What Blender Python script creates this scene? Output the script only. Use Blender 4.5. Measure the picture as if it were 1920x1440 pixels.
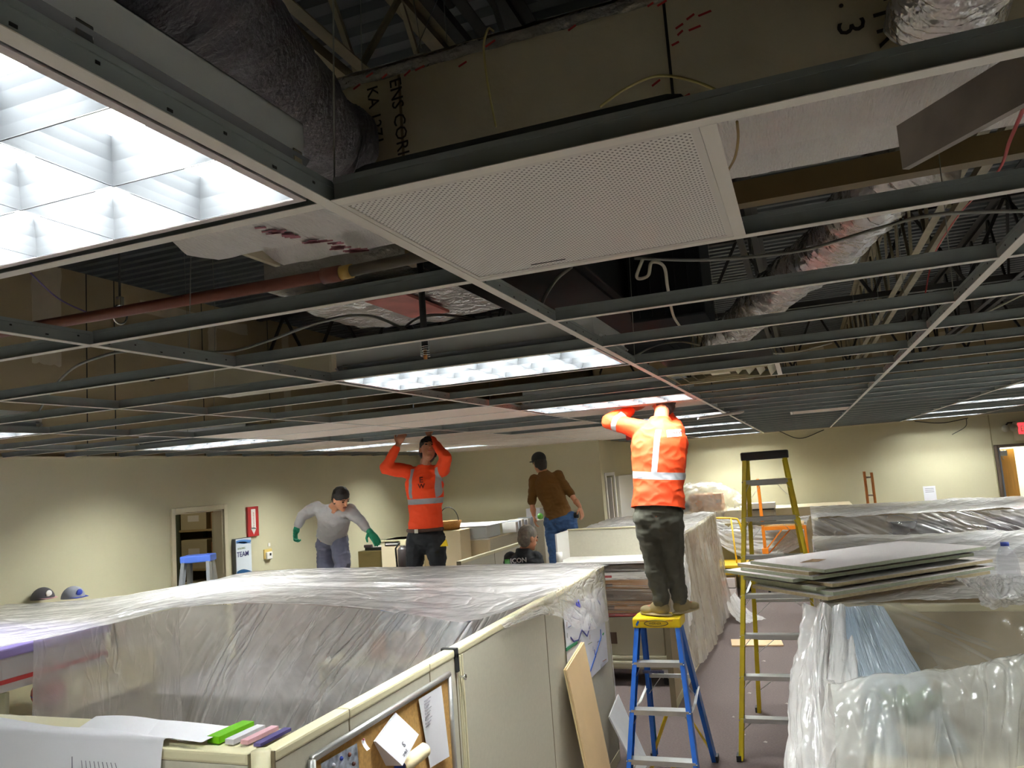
import bpy, bmesh, math, random
from mathutils import Vector, Matrix, noise
random.seed(7)
V = Vector
for o in list(bpy.data.objects): bpy.data.objects.remove(o)
SC = bpy.context.scene
COL = SC.collection
# ------------------------------------------------------------------ camera
YAW, PITCH, ROLL = .3501, .1166, -.0730
CAM = V((.684, -1.059, 2.2785)); FPX = 1455.5; HC = 2.74
_r = V((math.cos(YAW), math.sin(YAW), 0)); _f = V((-math.sin(YAW)*math.cos(PITCH), math.cos(YAW)*math.cos(PITCH), math.sin(PITCH)))
_u = _r.cross(_f)
CR = math.cos(ROLL)*_r + math.sin(ROLL)*_u; CU = -math.sin(ROLL)*_r + math.cos(ROLL)*_u; CF = _f
cd = bpy.data.cameras.new('camera'); cam = bpy.data.objects.new('camera', cd); COL.objects.link(cam)
m = Matrix.Identity(4)
for k, a in enumerate((CR, CU, -CF)):
    for q in range(3): m[q][k] = a[q]
m.translation = CAM; cam.matrix_world = m
cd.sensor_width = 36; cd.lens = FPX/1920*36; cd.clip_start = .02; cd.clip_end = 60
SC.camera = cam
def ray(x, y): return CR*((x-960)/FPX) + CU*((720-y)/FPX) + CF
def Zp(x, y, z): d = ray(x, y); return CAM + d*((z-CAM.z)/d.z)      # point of the pixel's line of sight at height z
def Yp(x, y, v): d = ray(x, y); return CAM + d*((v-CAM.y)/d.y)      # ... on the plane Y = v
def Xp(x, y, v): d = ray(x, y); return CAM + d*((v-CAM.x)/d.x)      # ... on the plane X = v
# ------------------------------------------------------------------ world, exposure
w = bpy.data.worlds.new('world'); SC.world = w; w.use_nodes = True
w.node_tree.nodes['Background'].inputs[0].default_value = (.5, .5, .5, 1)
w.node_tree.nodes['Background'].inputs[1].default_value = .05
SC.view_settings.view_transform = 'Standard'; SC.view_settings.look = 'None'
SC.view_settings.exposure = 1.58; SC.view_settings.gamma = 1; SC.view_settings.use_curve_mapping = False
SC.cycles.max_bounces = 7; SC.cycles.diffuse_bounces = 5; SC.cycles.glossy_bounces = 3
SC.cycles.transparent_max_bounces = 10; SC.cycles.transmission_bounces = 2
SC.cycles.caustics_reflective = False; SC.cycles.caustics_refractive = False
SC.cycles.sample_clamp_indirect = 4
LAMP = 40.0
# ------------------------------------------------------------------ materials
def srgb(r, g, b):
    f = lambda c: (c/255/12.92) if c/255 <= .04045 else ((c/255+.055)/1.055)**2.4
    return (f(r), f(g), f(b), 1)
_M = {}
def mat(name, col, rough=.6, metal=0., spec=.5, var=0., vs=6., bump=0., bs=40., emit=0., ecol=None, stretch=None, coat=0.):
    if name in _M: return _M[name]
    m = bpy.data.materials.new(name); m.use_nodes = True; n = m.node_tree.nodes; L = m.node_tree.links; b = n['Principled BSDF']
    c = srgb(*col)
    b.inputs['Base Color'].default_value = c; b.inputs['Roughness'].default_value = rough; b.inputs['Metallic'].default_value = metal
    b.inputs['Specular IOR Level'].default_value = spec; b.inputs['Coat Weight'].default_value = coat
    tc = n.new('ShaderNodeTexCoord'); mp = n.new('ShaderNodeMapping'); L.new(tc.outputs['Object'], mp.inputs[0])
    if stretch: mp.inputs['Scale'].default_value = stretch
    if var:
        t = n.new('ShaderNodeTexNoise'); t.inputs['Scale'].default_value = vs; t.inputs['Detail'].default_value = 4; L.new(mp.outputs[0], t.inputs[0])
        r = n.new('ShaderNodeValToRGB'); L.new(t.outputs[0], r.inputs[0])
        r.color_ramp.elements[0].position = .3; r.color_ramp.elements[1].position = .7
        r.color_ramp.elements[0].color = [x*(1-var) for x in c[:3]]+[1]; r.color_ramp.elements[1].color = [min(1, x*(1+var)) for x in c[:3]]+[1]
        L.new(r.outputs[0], b.inputs['Base Color'])
    if bump:
        t = n.new('ShaderNodeTexNoise'); t.inputs['Scale'].default_value = bs; t.inputs['Detail'].default_value = 3; L.new(mp.outputs[0], t.inputs[0])
        k = n.new('ShaderNodeBump'); k.inputs['Strength'].default_value = bump; k.inputs['Distance'].default_value = .02; L.new(t.outputs[0], k.inputs['Height']); L.new(k.outputs[0], b.inputs['Normal'])
    if emit:
        b.inputs['Emission Color'].default_value = ecol or c; b.inputs['Emission Strength'].default_value = emit
    _M[name] = m; return m
def film(name, col=(228, 226, 226), opac=.5, rough=.11, bump=.7, bs=7., var=.10, su=26., sv=1.6, streak=.22):
    """thin polythene: part clear, part milky, glossy, with fine folds that run along v"""
    m = bpy.data.materials.new(name); m.use_nodes = True; n = m.node_tree.nodes; L = m.node_tree.links; b = n['Principled BSDF']
    b.inputs['Base Color'].default_value = srgb(*col); b.inputs['Roughness'].default_value = rough; b.inputs['Specular IOR Level'].default_value = 1.0
    b.inputs['Coat Weight'].default_value = .6; b.inputs['Coat Roughness'].default_value = .06
    tc = n.new('ShaderNodeTexCoord')
    def nz(src, sc, det, dis=0., st=None):
        mp = n.new('ShaderNodeMapping'); L.new(tc.outputs[src], mp.inputs[0])
        if st: mp.inputs['Scale'].default_value = st
        t = n.new('ShaderNodeTexNoise'); t.inputs['Scale'].default_value = sc; t.inputs['Detail'].default_value = det; t.inputs['Distortion'].default_value = dis; L.new(mp.outputs[0], t.inputs[0]); return t.outputs[0]
    a1 = nz('UV', 1., 2, 1.6, (su*.55, sv, 1)); a2 = nz('Object', bs, 4, .8); a3 = nz('UV', 1., 2, .8, (su*.2, sv*.6, 3))
    def mth(op, x, y):
        k = n.new('ShaderNodeMath'); k.operation = op
        for i, q in enumerate((x, y)):
            if isinstance(q, (int, float)): k.inputs[i].default_value = q
            else: L.new(q, k.inputs[i])
        return k.outputs[0]
    r0 = mth('MAXIMUM', mth('SUBTRACT', 1., mth('MULTIPLY', mth('ABSOLUTE', mth('SUBTRACT', a1, .5), 0), 9.)), 0.)
    mk = mth('MAXIMUM', mth('MINIMUM', mth('MULTIPLY', mth('SUBTRACT', a3, .42), 7.), 1.), 0.)           # folds gather in places
    rd = mth('MULTIPLY', mth('POWER', r0, 2.), mk)
    h = mth('ADD', mth('MULTIPLY', rd, .7), mth('MULTIPLY', a2, .55))
    k = n.new('ShaderNodeBump'); k.inputs['Strength'].default_value = bump; k.inputs['Distance'].default_value = .03; L.new(h, k.inputs['Height']); L.new(k.outputs[0], b.inputs['Normal']); L.new(k.outputs[0], b.inputs['Coat Normal'])
    tr = n.new('ShaderNodeBsdfTransparent'); tl = n.new('ShaderNodeBsdfTranslucent'); tl.inputs[0].default_value = srgb(*col)
    m1 = n.new('ShaderNodeMixShader'); m1.inputs[0].default_value = .3; L.new(b.outputs[0], m1.inputs[1]); L.new(tl.outputs[0], m1.inputs[2])
    m2 = n.new('ShaderNodeMixShader'); L.new(tr.outputs[0], m2.inputs[1]); L.new(m1.outputs[0], m2.inputs[2])
    t2 = nz('Object', 2.2, 2)
    mr = n.new('ShaderNodeMapRange'); mr.inputs['From Min'].default_value = .3; mr.inputs['From Max'].default_value = .7
    mr.inputs['To Min'].default_value = opac-var; mr.inputs['To Max'].default_value = opac+var; L.new(t2, mr.inputs[0])
    f = mth('ADD', mr.outputs[0], mth('MULTIPLY', mth('MAXIMUM', rd, 0.), streak)); cl = n.new('ShaderNodeClamp'); L.new(f, cl.inputs[0]); L.new(cl.outputs[0], m2.inputs[0])
    L.new(m2.outputs[0], n['Material Output'].inputs[0]); return m
# ------------------------------------------------------------------ mesh builder
class MB:
    def __init__(s): s.v = []; s.f = []; s.m = []; s.sm = []
    def add(s, vs, fs, m=0, sm=False):
        k = len(s.v); s.v += [V(p) for p in vs]
        for f in fs: s.f.append([k+i for i in f]); s.m.append(m); s.sm.append(sm)
        return s
    def box(s, a, b, m=0):
        x0, y0, z0 = [min(a[i], b[i]) for i in range(3)]; x1, y1, z1 = [max(a[i], b[i]) for i in range(3)]
        return s.add([(x0,y0,z0),(x1,y0,z0),(x1,y1,z0),(x0,y1,z0),(x0,y0,z1),(x1,y0,z1),(x1,y1,z1),(x0,y1,z1)],
                     [(0,3,2,1),(4,5,6,7),(0,1,5,4),(1,2,6,5),(2,3,7,6),(3,0,4,7)], m)
    def obox(s, c, ax, ay, az, m=0):                                  # oriented box: centre and three half-vectors
        c, ax, ay, az = V(c), V(ax), V(ay), V(az)
        P = [c+i*ax+j*ay+k*az for k in (-1,1) for j in (-1,1) for i in (-1,1)]
        return s.add(P, [(0,2,3,1),(4,5,7,6),(0,1,5,4),(2,6,7,3),(0,4,6,2),(1,3,7,5)], m)
    def bar(s, p0, p1, w, h, up=(0,0,1), m=0):
        p0, p1 = V(p0), V(p1); d = (p1-p0); u = V(up); sd = d.cross(u)
        if sd.length < 1e-6: sd = d.cross(V((1,0,0)))
        sd.normalize(); u = sd.cross(d).normalized()
        return s.obox((p0+p1)/2, d/2, sd*w/2, u*h/2, m)
    def bev(s, a, b, r=.004, m=0):                                    # box with chamfered edges
        bm = bmesh.new(); bmesh.ops.create_cube(bm, size=1)
        for v in bm.verts: v.co = V([(a[i]+b[i])/2+v.co[i]*abs(b[i]-a[i]) for i in range(3)])
        bmesh.ops.bevel(bm, geom=bm.edges[:], offset=r, segments=2, affect='EDGES', profile=.6)
        bm.verts.index_update(); s.add([v.co.copy() for v in bm.verts], [[v.index for v in f.verts] for f in bm.faces], m); bm.free(); return s
    def tube(s, pts, r, n=8, m=0, caps=True):
        pts = [V(p) for p in pts]; R = r if isinstance(r, (list, tuple)) else [r]*len(pts)
        t0 = (pts[1]-pts[0]).normalized(); a = t0.orthogonal().normalized(); k = len(s.v); vs = []
        for i, p in enumerate(pts):
            t = (pts[min(i+1, len(pts)-1)]-pts[max(i-1, 0)]).normalized(); a = (a-t*a.dot(t)).normalized(); b = t.cross(a)
            vs += [p+(a*math.cos(2*math.pi*q/n)+b*math.sin(2*math.pi*q/n))*R[i] for q in range(n)]
        fs = [(i*n+q, i*n+(q+1)%n, (i+1)*n+(q+1)%n, (i+1)*n+q) for i in range(len(pts)-1) for q in range(n)]
        if caps: fs += [tuple(range(n))[::-1], tuple((len(pts)-1)*n+q for q in range(n))]
        return s.add(vs, fs, m, True)
    def ell(s, c, ax, ay, az, n=14, k=9, m=0):
        c, ax, ay, az = V(c), V(ax), V(ay), V(az); vs = [c+az]; fs = []
        for i in range(1, k):
            t = math.pi*i/k
            vs += [c+az*math.cos(t)+(ax*math.cos(2*math.pi*q/n)+ay*math.sin(2*math.pi*q/n))*math.sin(t) for q in range(n)]
        vs.append(c-az); e = len(vs)-1
        for q in range(n):
            fs.append((0, 1+q, 1+(q+1)%n)); fs.append((e, 1+(k-2)*n+(q+1)%n, 1+(k-2)*n+q))
            for i in range(k-2): fs.append((1+i*n+q, 1+(i+1)*n+q, 1+(i+1)*n+(q+1)%n, 1+i*n+(q+1)%n))
        return s.add(vs, fs, m, True)
    def sph(s, c, r, m=0): return s.ell(c, (r,0,0), (0,r,0), (0,0,r), 10, 7, m)
    def cone(s, p0, p1, r0, r1, m=0, n=12):
        return s.tube([p0, p1], [r0, r1], n, m)
    def limb(s, pts, rs, m=0):
        for i, p in enumerate(pts): s.sph(p, rs[i], m)
        for i in range(len(pts)-1): s.cone(pts[i], pts[i+1], rs[i], rs[i+1], m)
        return s
    def prism(s, poly, axis, a, b, m=0):                              # polygon in the plane across axis, pushed from a to b
        n = len(poly); P = []
        for t in (a, b):
            for (p, q) in poly: P.append({'x': (t,p,q), 'y': (p,t,q), 'z': (p,q,t)}[axis])
        return s.add(P, [tuple(range(n))[::-1], tuple(range(n, 2*n))]+[(i, (i+1)%n, n+(i+1)%n, n+i) for i in range(n)], m)
    def grid(s, fn, nu, nv, m=0, sm=True):
        k = len(s.v)
        vs = [fn(i/nu, j/nv) for j in range(nv+1) for i in range(nu+1)]
        return s.add(vs, [(j*(nu+1)+i, j*(nu+1)+i+1, (j+1)*(nu+1)+i+1, (j+1)*(nu+1)+i) for j in range(nv) for i in range(nu)], m, sm)
    def mesh(s, name, mats):
        me = bpy.data.meshes.new(name); me.from_pydata([tuple(p) for p in s.v], [], s.f)
        for q in (mats if isinstance(mats, (list, tuple)) else [mats]): me.materials.append(q)
        me.polygons.foreach_set('material_index', s.m); me.polygons.foreach_set('use_smooth', s.sm); me.update(); return me
    def build(s, name, mats, parent=None, label=None, fix=True):
        """parent: a thing; without one the object becomes top-level with its origin at its base."""
        if fix and len(s.f) < 60000 and not getattr(s, 'open', False):
            me = s.mesh(name, mats); bm = bmesh.new(); bm.from_mesh(me); bmesh.ops.recalc_face_normals(bm, faces=bm.faces[:]); bm.to_mesh(me); bm.free()
        else: me = s.mesh(name, mats)
        o = bpy.data.objects.new(name, me); COL.objects.link(o)
        if parent is not None: adopt(o, parent)
        else:
            xs = [p.co for p in me.vertices]
            c = V(((min(p.x for p in xs)+max(p.x for p in xs))/2, (min(p.y for p in xs)+max(p.y for p in xs))/2, min(p.z for p in xs)))
            me.transform(Matrix.Translation(-c)); o.location = c
        if label: o['label'] = label
        return o
def wmat(o):
    m = Matrix.LocRotScale(o.location, o.rotation_euler, o.scale)
    return wmat(o.parent) @ o.matrix_parent_inverse @ m if o.parent else m
def adopt(o, parent): o.parent = parent; o.matrix_parent_inverse = wmat(parent).inverted()
def tag(o, label=None, cat=None, group=None, kind=None):
    if label: o['label'] = label
    if cat: o['category'] = cat
    if group: o['group'] = group
    if kind: o['kind'] = kind
    return o
def thing(name, loc, label=None, cat=None, group=None, kind=None, rz=0):
    o = bpy.data.objects.new(name, None); o.empty_display_size = .1; COL.objects.link(o); o.location = loc; o.rotation_euler = (0, 0, rz)
    return tag(o, label, cat, group, kind)
def kids(o): return [c for c in bpy.data.objects if c.parent == o]
def copy_tree(o, parent=None):
    c = o.copy(); COL.objects.link(c)
    if parent: c.parent = parent; c.matrix_parent_inverse = o.matrix_parent_inverse.copy()
    for ch in kids(o): copy_tree(ch, c)
    return c
def struct(o): o['kind'] = 'structure'; return o
def text(s, size, origin, xd, yd, m, parent=None, name='lettering', ext=.0006, bold=0.):
    cu = bpy.data.curves.new(name, 'FONT'); cu.body = s; cu.size = size; cu.extrude = ext; cu.offset = bold; cu.resolution_u = 2
    t = bpy.data.objects.new(name, cu); COL.objects.link(t)
    me = bpy.data.meshes.new_from_object(t); bpy.data.objects.remove(t); me.materials.clear(); me.materials.append(m)
    xd = V(xd).normalized(); yd = V(yd).normalized(); zd = xd.cross(yd)
    M = Matrix.Identity(4)
    for k, a in enumerate((xd, yd, zd)):
        for q in range(3): M[q][k] = a[q]
    M.translation = V(origin); me.transform(M)
    o = bpy.data.objects.new(name, me); COL.objects.link(o)
    if parent: adopt(o, parent)
    return o
def crom(pts, n=8):
    pts = [V(p) for p in pts]; P = [2*pts[0]-pts[1]]+pts+[2*pts[-1]-pts[-2]]; out = []
    for i in range(1, len(P)-2):
        for k in range(n):
            t = k/n; a, b, c, d = P[i-1], P[i], P[i+1], P[i+2]
            out.append(.5*((2*b)+(c-a)*t+(2*a-5*b+4*c-d)*t*t+(3*b-a-3*c+d)*t**3))
    out.append(pts[-1]); return out
def cable(name, pts, r, m, label, cat='cable', n=8):
    o = MB().tube(crom(pts, n), r, 6).build(name, m); return tag(o, label, cat)
def cr1(a, b, c, d, t): return .5*((2*b)+(c-a)*t+(2*a-5*b+4*c-d)*t*t+(3*b-a-3*c+d)*t**3)
def patch(ctrl):                                                      # smooth surface through a grid of points; u along a row, v down the rows
    R = len(ctrl); Cn = len(ctrl[0]); ctrl = [[V(p) for p in r] for r in ctrl]
    def row(r, u):
        x = u*(Cn-1); i = min(int(x), Cn-2); t = x-i; g = lambda k: r[min(max(k, 0), Cn-1)]
        a = g(i-1) if i > 0 else 2*r[0]-r[1]; d = g(i+2) if i+2 < Cn else 2*r[-1]-r[-2]
        return cr1(a, r[i], r[i+1], d, t)
    def f(u, v):
        y = v*(R-1); j = min(int(y), R-2); t = y-j
        b = row(ctrl[j], u); c = row(ctrl[j+1], u)
        a = row(ctrl[j-1], u) if j > 0 else 2*b-c; d = row(ctrl[j+2], u) if j+2 < R else 2*c-b
        return cr1(a, b, c, d, t)*.6+(b*(1-t)+c*t)*.4
    return f
def ridge(x): return (1-abs(noise.noise(x)))**3
def sheet(name, ctrl, m, label, nu=120, nv=80, folds=.02, fu=14, fv=1.5, amp=None, crinkle=.006, cs=9, seed=0, skew=0., cat='plastic sheet', parent=None):
    """plastic film hung through control points, with long folds running down v and fine crinkles all over"""
    f = patch(ctrl); S = V((seed*7.3, seed*3.1, seed))
    def g(u, v):
        u_, v_ = min(u, .999), min(v, .999); p = f(u_, v_); a = f(min(u_+.01, 1), v_)-f(max(u_-.01, 0), v_); b = f(u_, min(v_+.01, 1))-f(u_, max(v_-.01, 0)); n = a.cross(b)
        if n.length > 1e-9: n.normalize()
        k = amp(u, v) if amp else 1
        q = V(((u+skew*v)*fu, v*fv, .3))+S
        h = folds*k*(ridge(q)+.5*ridge(q*2.3)-.8) + crinkle*(noise.noise(p*cs+S)+.6*noise.noise(p*cs*2.7))
        return p+n*h
    mb = MB().grid(g, nu, nv); mb.open = True
    o = mb.build(name, m, parent); uv = o.data.uv_layers.new(name='uv'); idx = [0]*len(o.data.loops); o.data.loops.foreach_get('vertex_index', idx)
    co = []
    for q in idx: co += [(q % (nu+1))/nu+skew*(q//(nu+1))/nv, (q//(nu+1))/nv]
    uv.data.foreach_set('uv', co)
    return tag(o, label, cat) if parent is None else o
# ------------------------------------------------------------------ palette
WALL = mat('wall_paint', (196, 189, 158), .75, var=.03, vs=2)
GYP = mat('raw_gypsum', (150, 134, 104), .85, var=.10, vs=1.6)
GYPPATCH = mat('joint_compound', (176, 162, 138), .85, var=.08, vs=5)
CARPET = mat('carpet', (112, 98, 95), .95, var=.14, vs=60, bump=.5, bs=220)
TEEW = mat('tee_web', (142, 149, 148), .5, .2, var=.08, vs=9)
TEEF = mat('tee_flange', (240, 236, 228), .45)
BLACK = mat('black', (14, 14, 14), .6)
DARK = mat('dark_metal', (44, 46, 48), .55, .3)
DECK = mat('deck_metal', (70, 74, 76), .5, .2, var=.2, vs=3)
JOIST = mat('joist_steel', (120, 110, 88), .6, .2, var=.2, vs=8)
BLKJ = mat('joist_black', (34, 32, 30), .6, .2)
TILE = mat('ceiling_tile', (222, 208, 196), .9, var=.03, vs=30, bump=.15, bs=160)
TILEC = mat('tile_core', (176, 160, 128), .95, var=.1, vs=40)
WHITE = mat('white_paint', (228, 224, 218), .45)
TRIM = mat('door_trim', (208, 198, 168), .5)
GREY = mat('troffer_housing', (224, 228, 230), .4, .1, var=.03, vs=3)
BLADE = mat('louver_blade', (96, 98, 102), .3, .0, spec=.6)
LAMPM = mat('lit_tube', (255, 250, 246), emit=LAMP, ecol=(.945, 1, .97, 1))
CHROME = mat('chrome', (235, 235, 235), .12, 1)
ALU = mat('aluminium', (196, 196, 194), .36, .85, var=.06, vs=12)
BEIGE = mat('panel_fabric', (190, 184, 166), .75, var=.03, vs=40, bump=.12, bs=300)
CAP = mat('panel_cap', (216, 207, 172), .42)
FOIL_SHADED = mat('shaded_duct_foil', (204, 194, 168), .5, .1, var=.09, vs=4, bump=.15, bs=30)  # silver foil face; its dim, warm reflections are put into the tan colour
FOIL = mat('foil', (228, 224, 222), .24, .7, var=.06, vs=8, bump=.8, bs=26)
FOILW = mat('foil_scrim', (246, 243, 240), .32, .35, var=.06, vs=3, bump=.8, bs=170, stretch=(1, .12, 1))
FLEXM = mat('flex_jacket', (92, 90, 96), .35, .3, var=.15, vs=9, bump=.5, bs=70)
PIPE = mat('sprinkler_pipe', (112, 58, 42), .5, var=.12, vs=8)
RED = mat('red_tape', (168, 40, 44), .5)
PAPER = mat('paper', (226, 224, 230), .8)
X0, X1, Y0, Y1, YL, XL = -5.72, 5.4, -3.5, 15.1, 11.3, -2.41
ROOF = 4.55
# ------------------------------------------------------------------ floor and walls
struct(MB().box((X0-2.6, Y0, -.1), (X1+1, Y1+2, 0)).build('floor', CARPET))
def wall(name, a, b, axis, holes=(), h=HC-.0, parent=None):
    """a wall slab .12 m thick on x = a (axis 'x') or y = a (axis 'y'), spanning b, with door holes (from, to, height)"""
    mb = MB(); t0, t1 = a
    cuts = sorted(holes); p = b[0]
    def bx(u0, u1, z0, z1):
        if u1-u0 < 1e-4: return
        if axis == 'x': mb.box((t0, u0, z0), (t1, u1, z1))
        else: mb.box((u0, t0, z0), (u1, t1, z1))
    for (u0, u1, hh) in cuts: bx(p, u0, 0, h); bx(u0, u1, hh, h); p = u1
    bx(p, b[1], 0, h)
    return struct(mb.build(name, WALL, parent))
D1 = (5.585, 6.335, 2.13); D2 = (11.55, 12.1, 2.15); D3 = (3.95, 4.85, 2.13)
wl = wall('wall_left', (X0-.12, X0), (Y0, YL), 'x', [D1])
wb = wall('wall_far_left', (YL, YL+.12), (X0-.12, XL), 'y')
wi = wall('wall_inner', (XL-.12, XL), (YL+.12, Y1), 'x', [D2])
wf = wall('wall_far', (Y1, Y1+.12), (XL-.12, X1), 'y', [D3])
wall('wall_right', (X1, X1+.12), (Y0, Y1+.12), 'x'); wall('wall_back', (Y0-.12, Y0), (X0-.12, X1+.12), 'y')
# raw board above the ceiling line
def upper(name, boxes):
    mb = MB()
    for a, b in boxes: mb.box(a, b)
    return struct(mb.build(name, GYP))
ul = upper('wall_left_upper', [((X0-.12, Y0, HC), (X0-.02, YL, ROOF))])
for y in [4.53, 4.86, 6.1, 7.3]: MB().box((X0-.021, y-.006, HC), (X0-.018, y+.006, ROOF)).build('board_joint', BLACK, ul)
for (y0, y1, z0, z1) in [(3.95, 4.25, 3.6, ROOF), (5.2, 6.9, 4.28, 4.42), (6.2, 6.34, 3.95, 4.3), (7.6, 7.75, 3.2, 4.4), (9.0, 9.15, 3.0, 4.4)]:
    MB().grid(lambda u, v: V((X0-.018+.003*noise.noise(V((u*9, v*9, y0))), y0+(y1-y0)*u+.02*noise.noise(V((v*6, y0, 0))), z0+(z1-z0)*v+.02*noise.noise(V((u*6, 0, y0))))), 12, 12).build('compound_patch', GYPPATCH, ul)
for (py, pz, s) in [(5.2, 3.55, '1B'), (5.5, 3.6, '2'), (7.3, 3.7, '46'), (7.7, 3.75, '1871')]:
    text(s, .17, (X0-.012, py, pz), (0, 1, 0), (0, 0, 1), BLKJ, ul, 'stencil_mark')
upper('wall_far_left_upper', [((X0, YL, HC), (XL, YL+.12, ROOF)), ((XL-.12, YL, HC), (XL, Y1, ROOF))])
uf = upper('wall_far_upper', [((XL, Y1, HC), (X1, Y1+.12, ROOF))])
for x in [-.9, .35, .55, .75, 1.6, 2.8, 4.0]: MB().box((x-.008, Y1-.012, HC), (x+.008, Y1-.001, ROOF)).build('board_joint', BLACK, uf)
for x in [-.2, 1.15, 2.25, 3.4]:
    MB().grid(lambda u, v: V((x-.13+.26*u+.03*noise.noise(V((v*7, x, 0))), Y1-.006, HC+.1+1.5*v)), 6, 14).build('compound_patch', GYPPATCH, uf)
upper('wall_right_upper', [((X1, Y0, HC), (X1+.12, Y1+.12, ROOF))]); upper('wall_back_upper', [((X0, Y0-.12, HC), (X1, Y0, ROOF))])
# a thin soffit piece behind the uneven ceiling edge at the far left
struct(MB().box((X0, YL-.02, HC-.012), (XL, YL, HC+.01)).build('trim_1', TRIM)); struct(MB().box((XL, Y1-.02, HC-.012), (X1, Y1, HC+.01)).build('trim_2', TRIM))
struct(MB().box((X0, Y0, HC-.012), (X0+.02, YL, HC+.01)).build('trim_3', TRIM)); struct(MB().box((3.87, Y1-.02, 0), (3.885, Y1, HC)).build('trim_4', mat('seam', (150, 142, 110), .7)))
for k, (a, b) in enumerate([((X0, YL-.015, 0), (XL, YL, .1)), ((XL, Y1-.015, 0), (3.9, Y1, .1)), ((X0, Y0, 0), (X0+.015, 5.5, .1))]):
    struct(MB().box(a, b).build('baseboard_' + ('far_left', 'far', 'left')[k], mat('vinyl_base', (90, 78, 70), .6)))
# doors
def frame(name, axis, t, u0, u1, h, m=TRIM, w=.055, d=.03):
    mb = MB()
    for (a, b, c, e) in [(u0-w, u0, 0, h+w), (u1, u1+w, 0, h+w), (u0, u1, h, h+w)]:
        if axis == 'x': mb.bev((t-d/2, a, c), (t+d/2, b, e), .006)
        else: mb.bev((a, t-d/2, c), (b, t+d/2, e), .006)
    return mb.build(name, m)
d1 = thing('door_1', (X0, 5.96, 0), kind='structure'); f = frame('door_frame', 'x', X0+.012, *D1); adopt(f, d1)
MB().box((X0-.12, 5.585, 0), (X0, 5.6, 2.13)).box((X0-.12, 6.32, 0), (X0, 6.335, 2.13)).box((X0-.12, 5.585, 2.115), (X0, 6.335, 2.13)).build('door_jamb', TRIM, d1)
dl = MB().bev((X0-.17, 6.345, .01), (X0-.13, 7.1, 2.1), .004).build('door_leaf', mat('door_cream', (190, 182, 150), .5), d1)
MB().tube([(X0-.17, 7.02, 1.0), (X0-.22, 7.02, 1.0), (X0-.22, 6.92, 1.0)], .009).build('door_handle', CHROME, dl)
d2 = thing('door_2', (XL, 11.8, 0), kind='structure'); f = frame('door_frame', 'x', XL+.012, *D2, WHITE); adopt(f, d2)
MB().bev((XL-.5, 12.05, .01), (XL-.02, 12.09, 2.12), .004).build('door_leaf', WHITE, d2)
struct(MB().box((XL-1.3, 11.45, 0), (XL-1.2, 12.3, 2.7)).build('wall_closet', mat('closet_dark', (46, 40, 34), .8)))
tag(MB().bev((XL, 12.32, .02), (XL+.05, 13.5, 2.13), .004).tube([(XL+.05, 12.42, 1.02), (XL+.11, 12.42, 1.02), (XL+.11, 12.52, 1.02)], .01).build('door_3', WHITE), kind='structure')
d4 = thing('door_4', (4.4, Y1, 0), kind='structure'); f = frame('door_frame', 'y', Y1-.012, *D3, mat('bronze_frame', (92, 78, 66), .5)); adopt(f, d4)
WOOD = mat('door_wood', (226, 170, 84), .4, var=.12, vs=5, stretch=(6, 6, .5))
dl = MB().obox((4.13, Y1+.24, 1.06), (.13, .09, 0), (.010, -.015, 0), (0, 0, 1.04)).build('door_leaf', WOOD, d4)
MB().bev((3.965, Y1+.02, 1.98), (4.1, Y1+.1, 2.08), .01).bar((4.02, Y1+.06, 2.0), (4.06, Y1+.2, 1.9), .02, .02).build('door_closer', ALU, d4)
MB().box((3.95, Y1, 0), (3.985, Y1+.12, 2.13)).build('door_jamb', mat('jamb_blue_grey', (120, 128, 140), .5), d4)
struct(MB().box((3.2, Y1+1.6, 0), (X1, Y1+1.7, 2.7)).build('wall_corridor', mat('corridor_wall', (150, 160, 150), .7)))
# storage room behind door_1
struct(MB().box((X0-2.5, 4.6, 0), (X0-2.4, 7.6, 2.74)).box((X0-2.5, 4.5, 0), (X0-.12, 4.6, 2.74)).box((X0-2.5, 7.6, 0), (X0-.12, 7.7, 2.74)).box((X0-2.5, 4.5, 2.74), (X0-.12, 7.7, 2.8)).build('wall_store', mat('store_wall', (150, 140, 112), .8)))

COOL = mat('corridor_fill_glow', (255, 240, 210), emit=55, ecol=(1, .93, .78, 1))
tl_ = thing('corridor_fill_light', (4.2, Y1+.9, 2.6), 'added unseen fill light in the corridor beyond the wooden door', 'ceiling light'); MB().bev((3.7, Y1+.7, 2.60), (4.7, Y1+1.1, 2.66), .004).build('light_body', WHITE, tl_); MB().box((3.72, Y1+.72, 2.59), (4.68, Y1+1.08, 2.6)).build('lens', COOL, tl_)  # fixture added to brighten the corridor and the door leaf
struct(MB().box((3.0, Y1+.12, 2.68), (X1, Y1+1.7, 2.74)).build('ceiling_corridor', WHITE))
ts_ = thing('storage_fill_light', (X0-.9, 6.0, 2.6), 'added dim fill light, unseen, inside the storage room', 'ceiling light'); MB().bev((X0-1.1, 5.7, 2.66), (X0-.8, 6.4, 2.73), .004).build('light_body', WHITE, ts_); MB().box((X0-1.08, 5.72, 2.65), (X0-.82, 6.38, 2.66)).build('lens', mat('storage_fill_glow', (255, 226, 160), emit=3, ecol=(1, .86, .6, 1)), ts_)  # weak fixture added so the storage room does not go black
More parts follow.
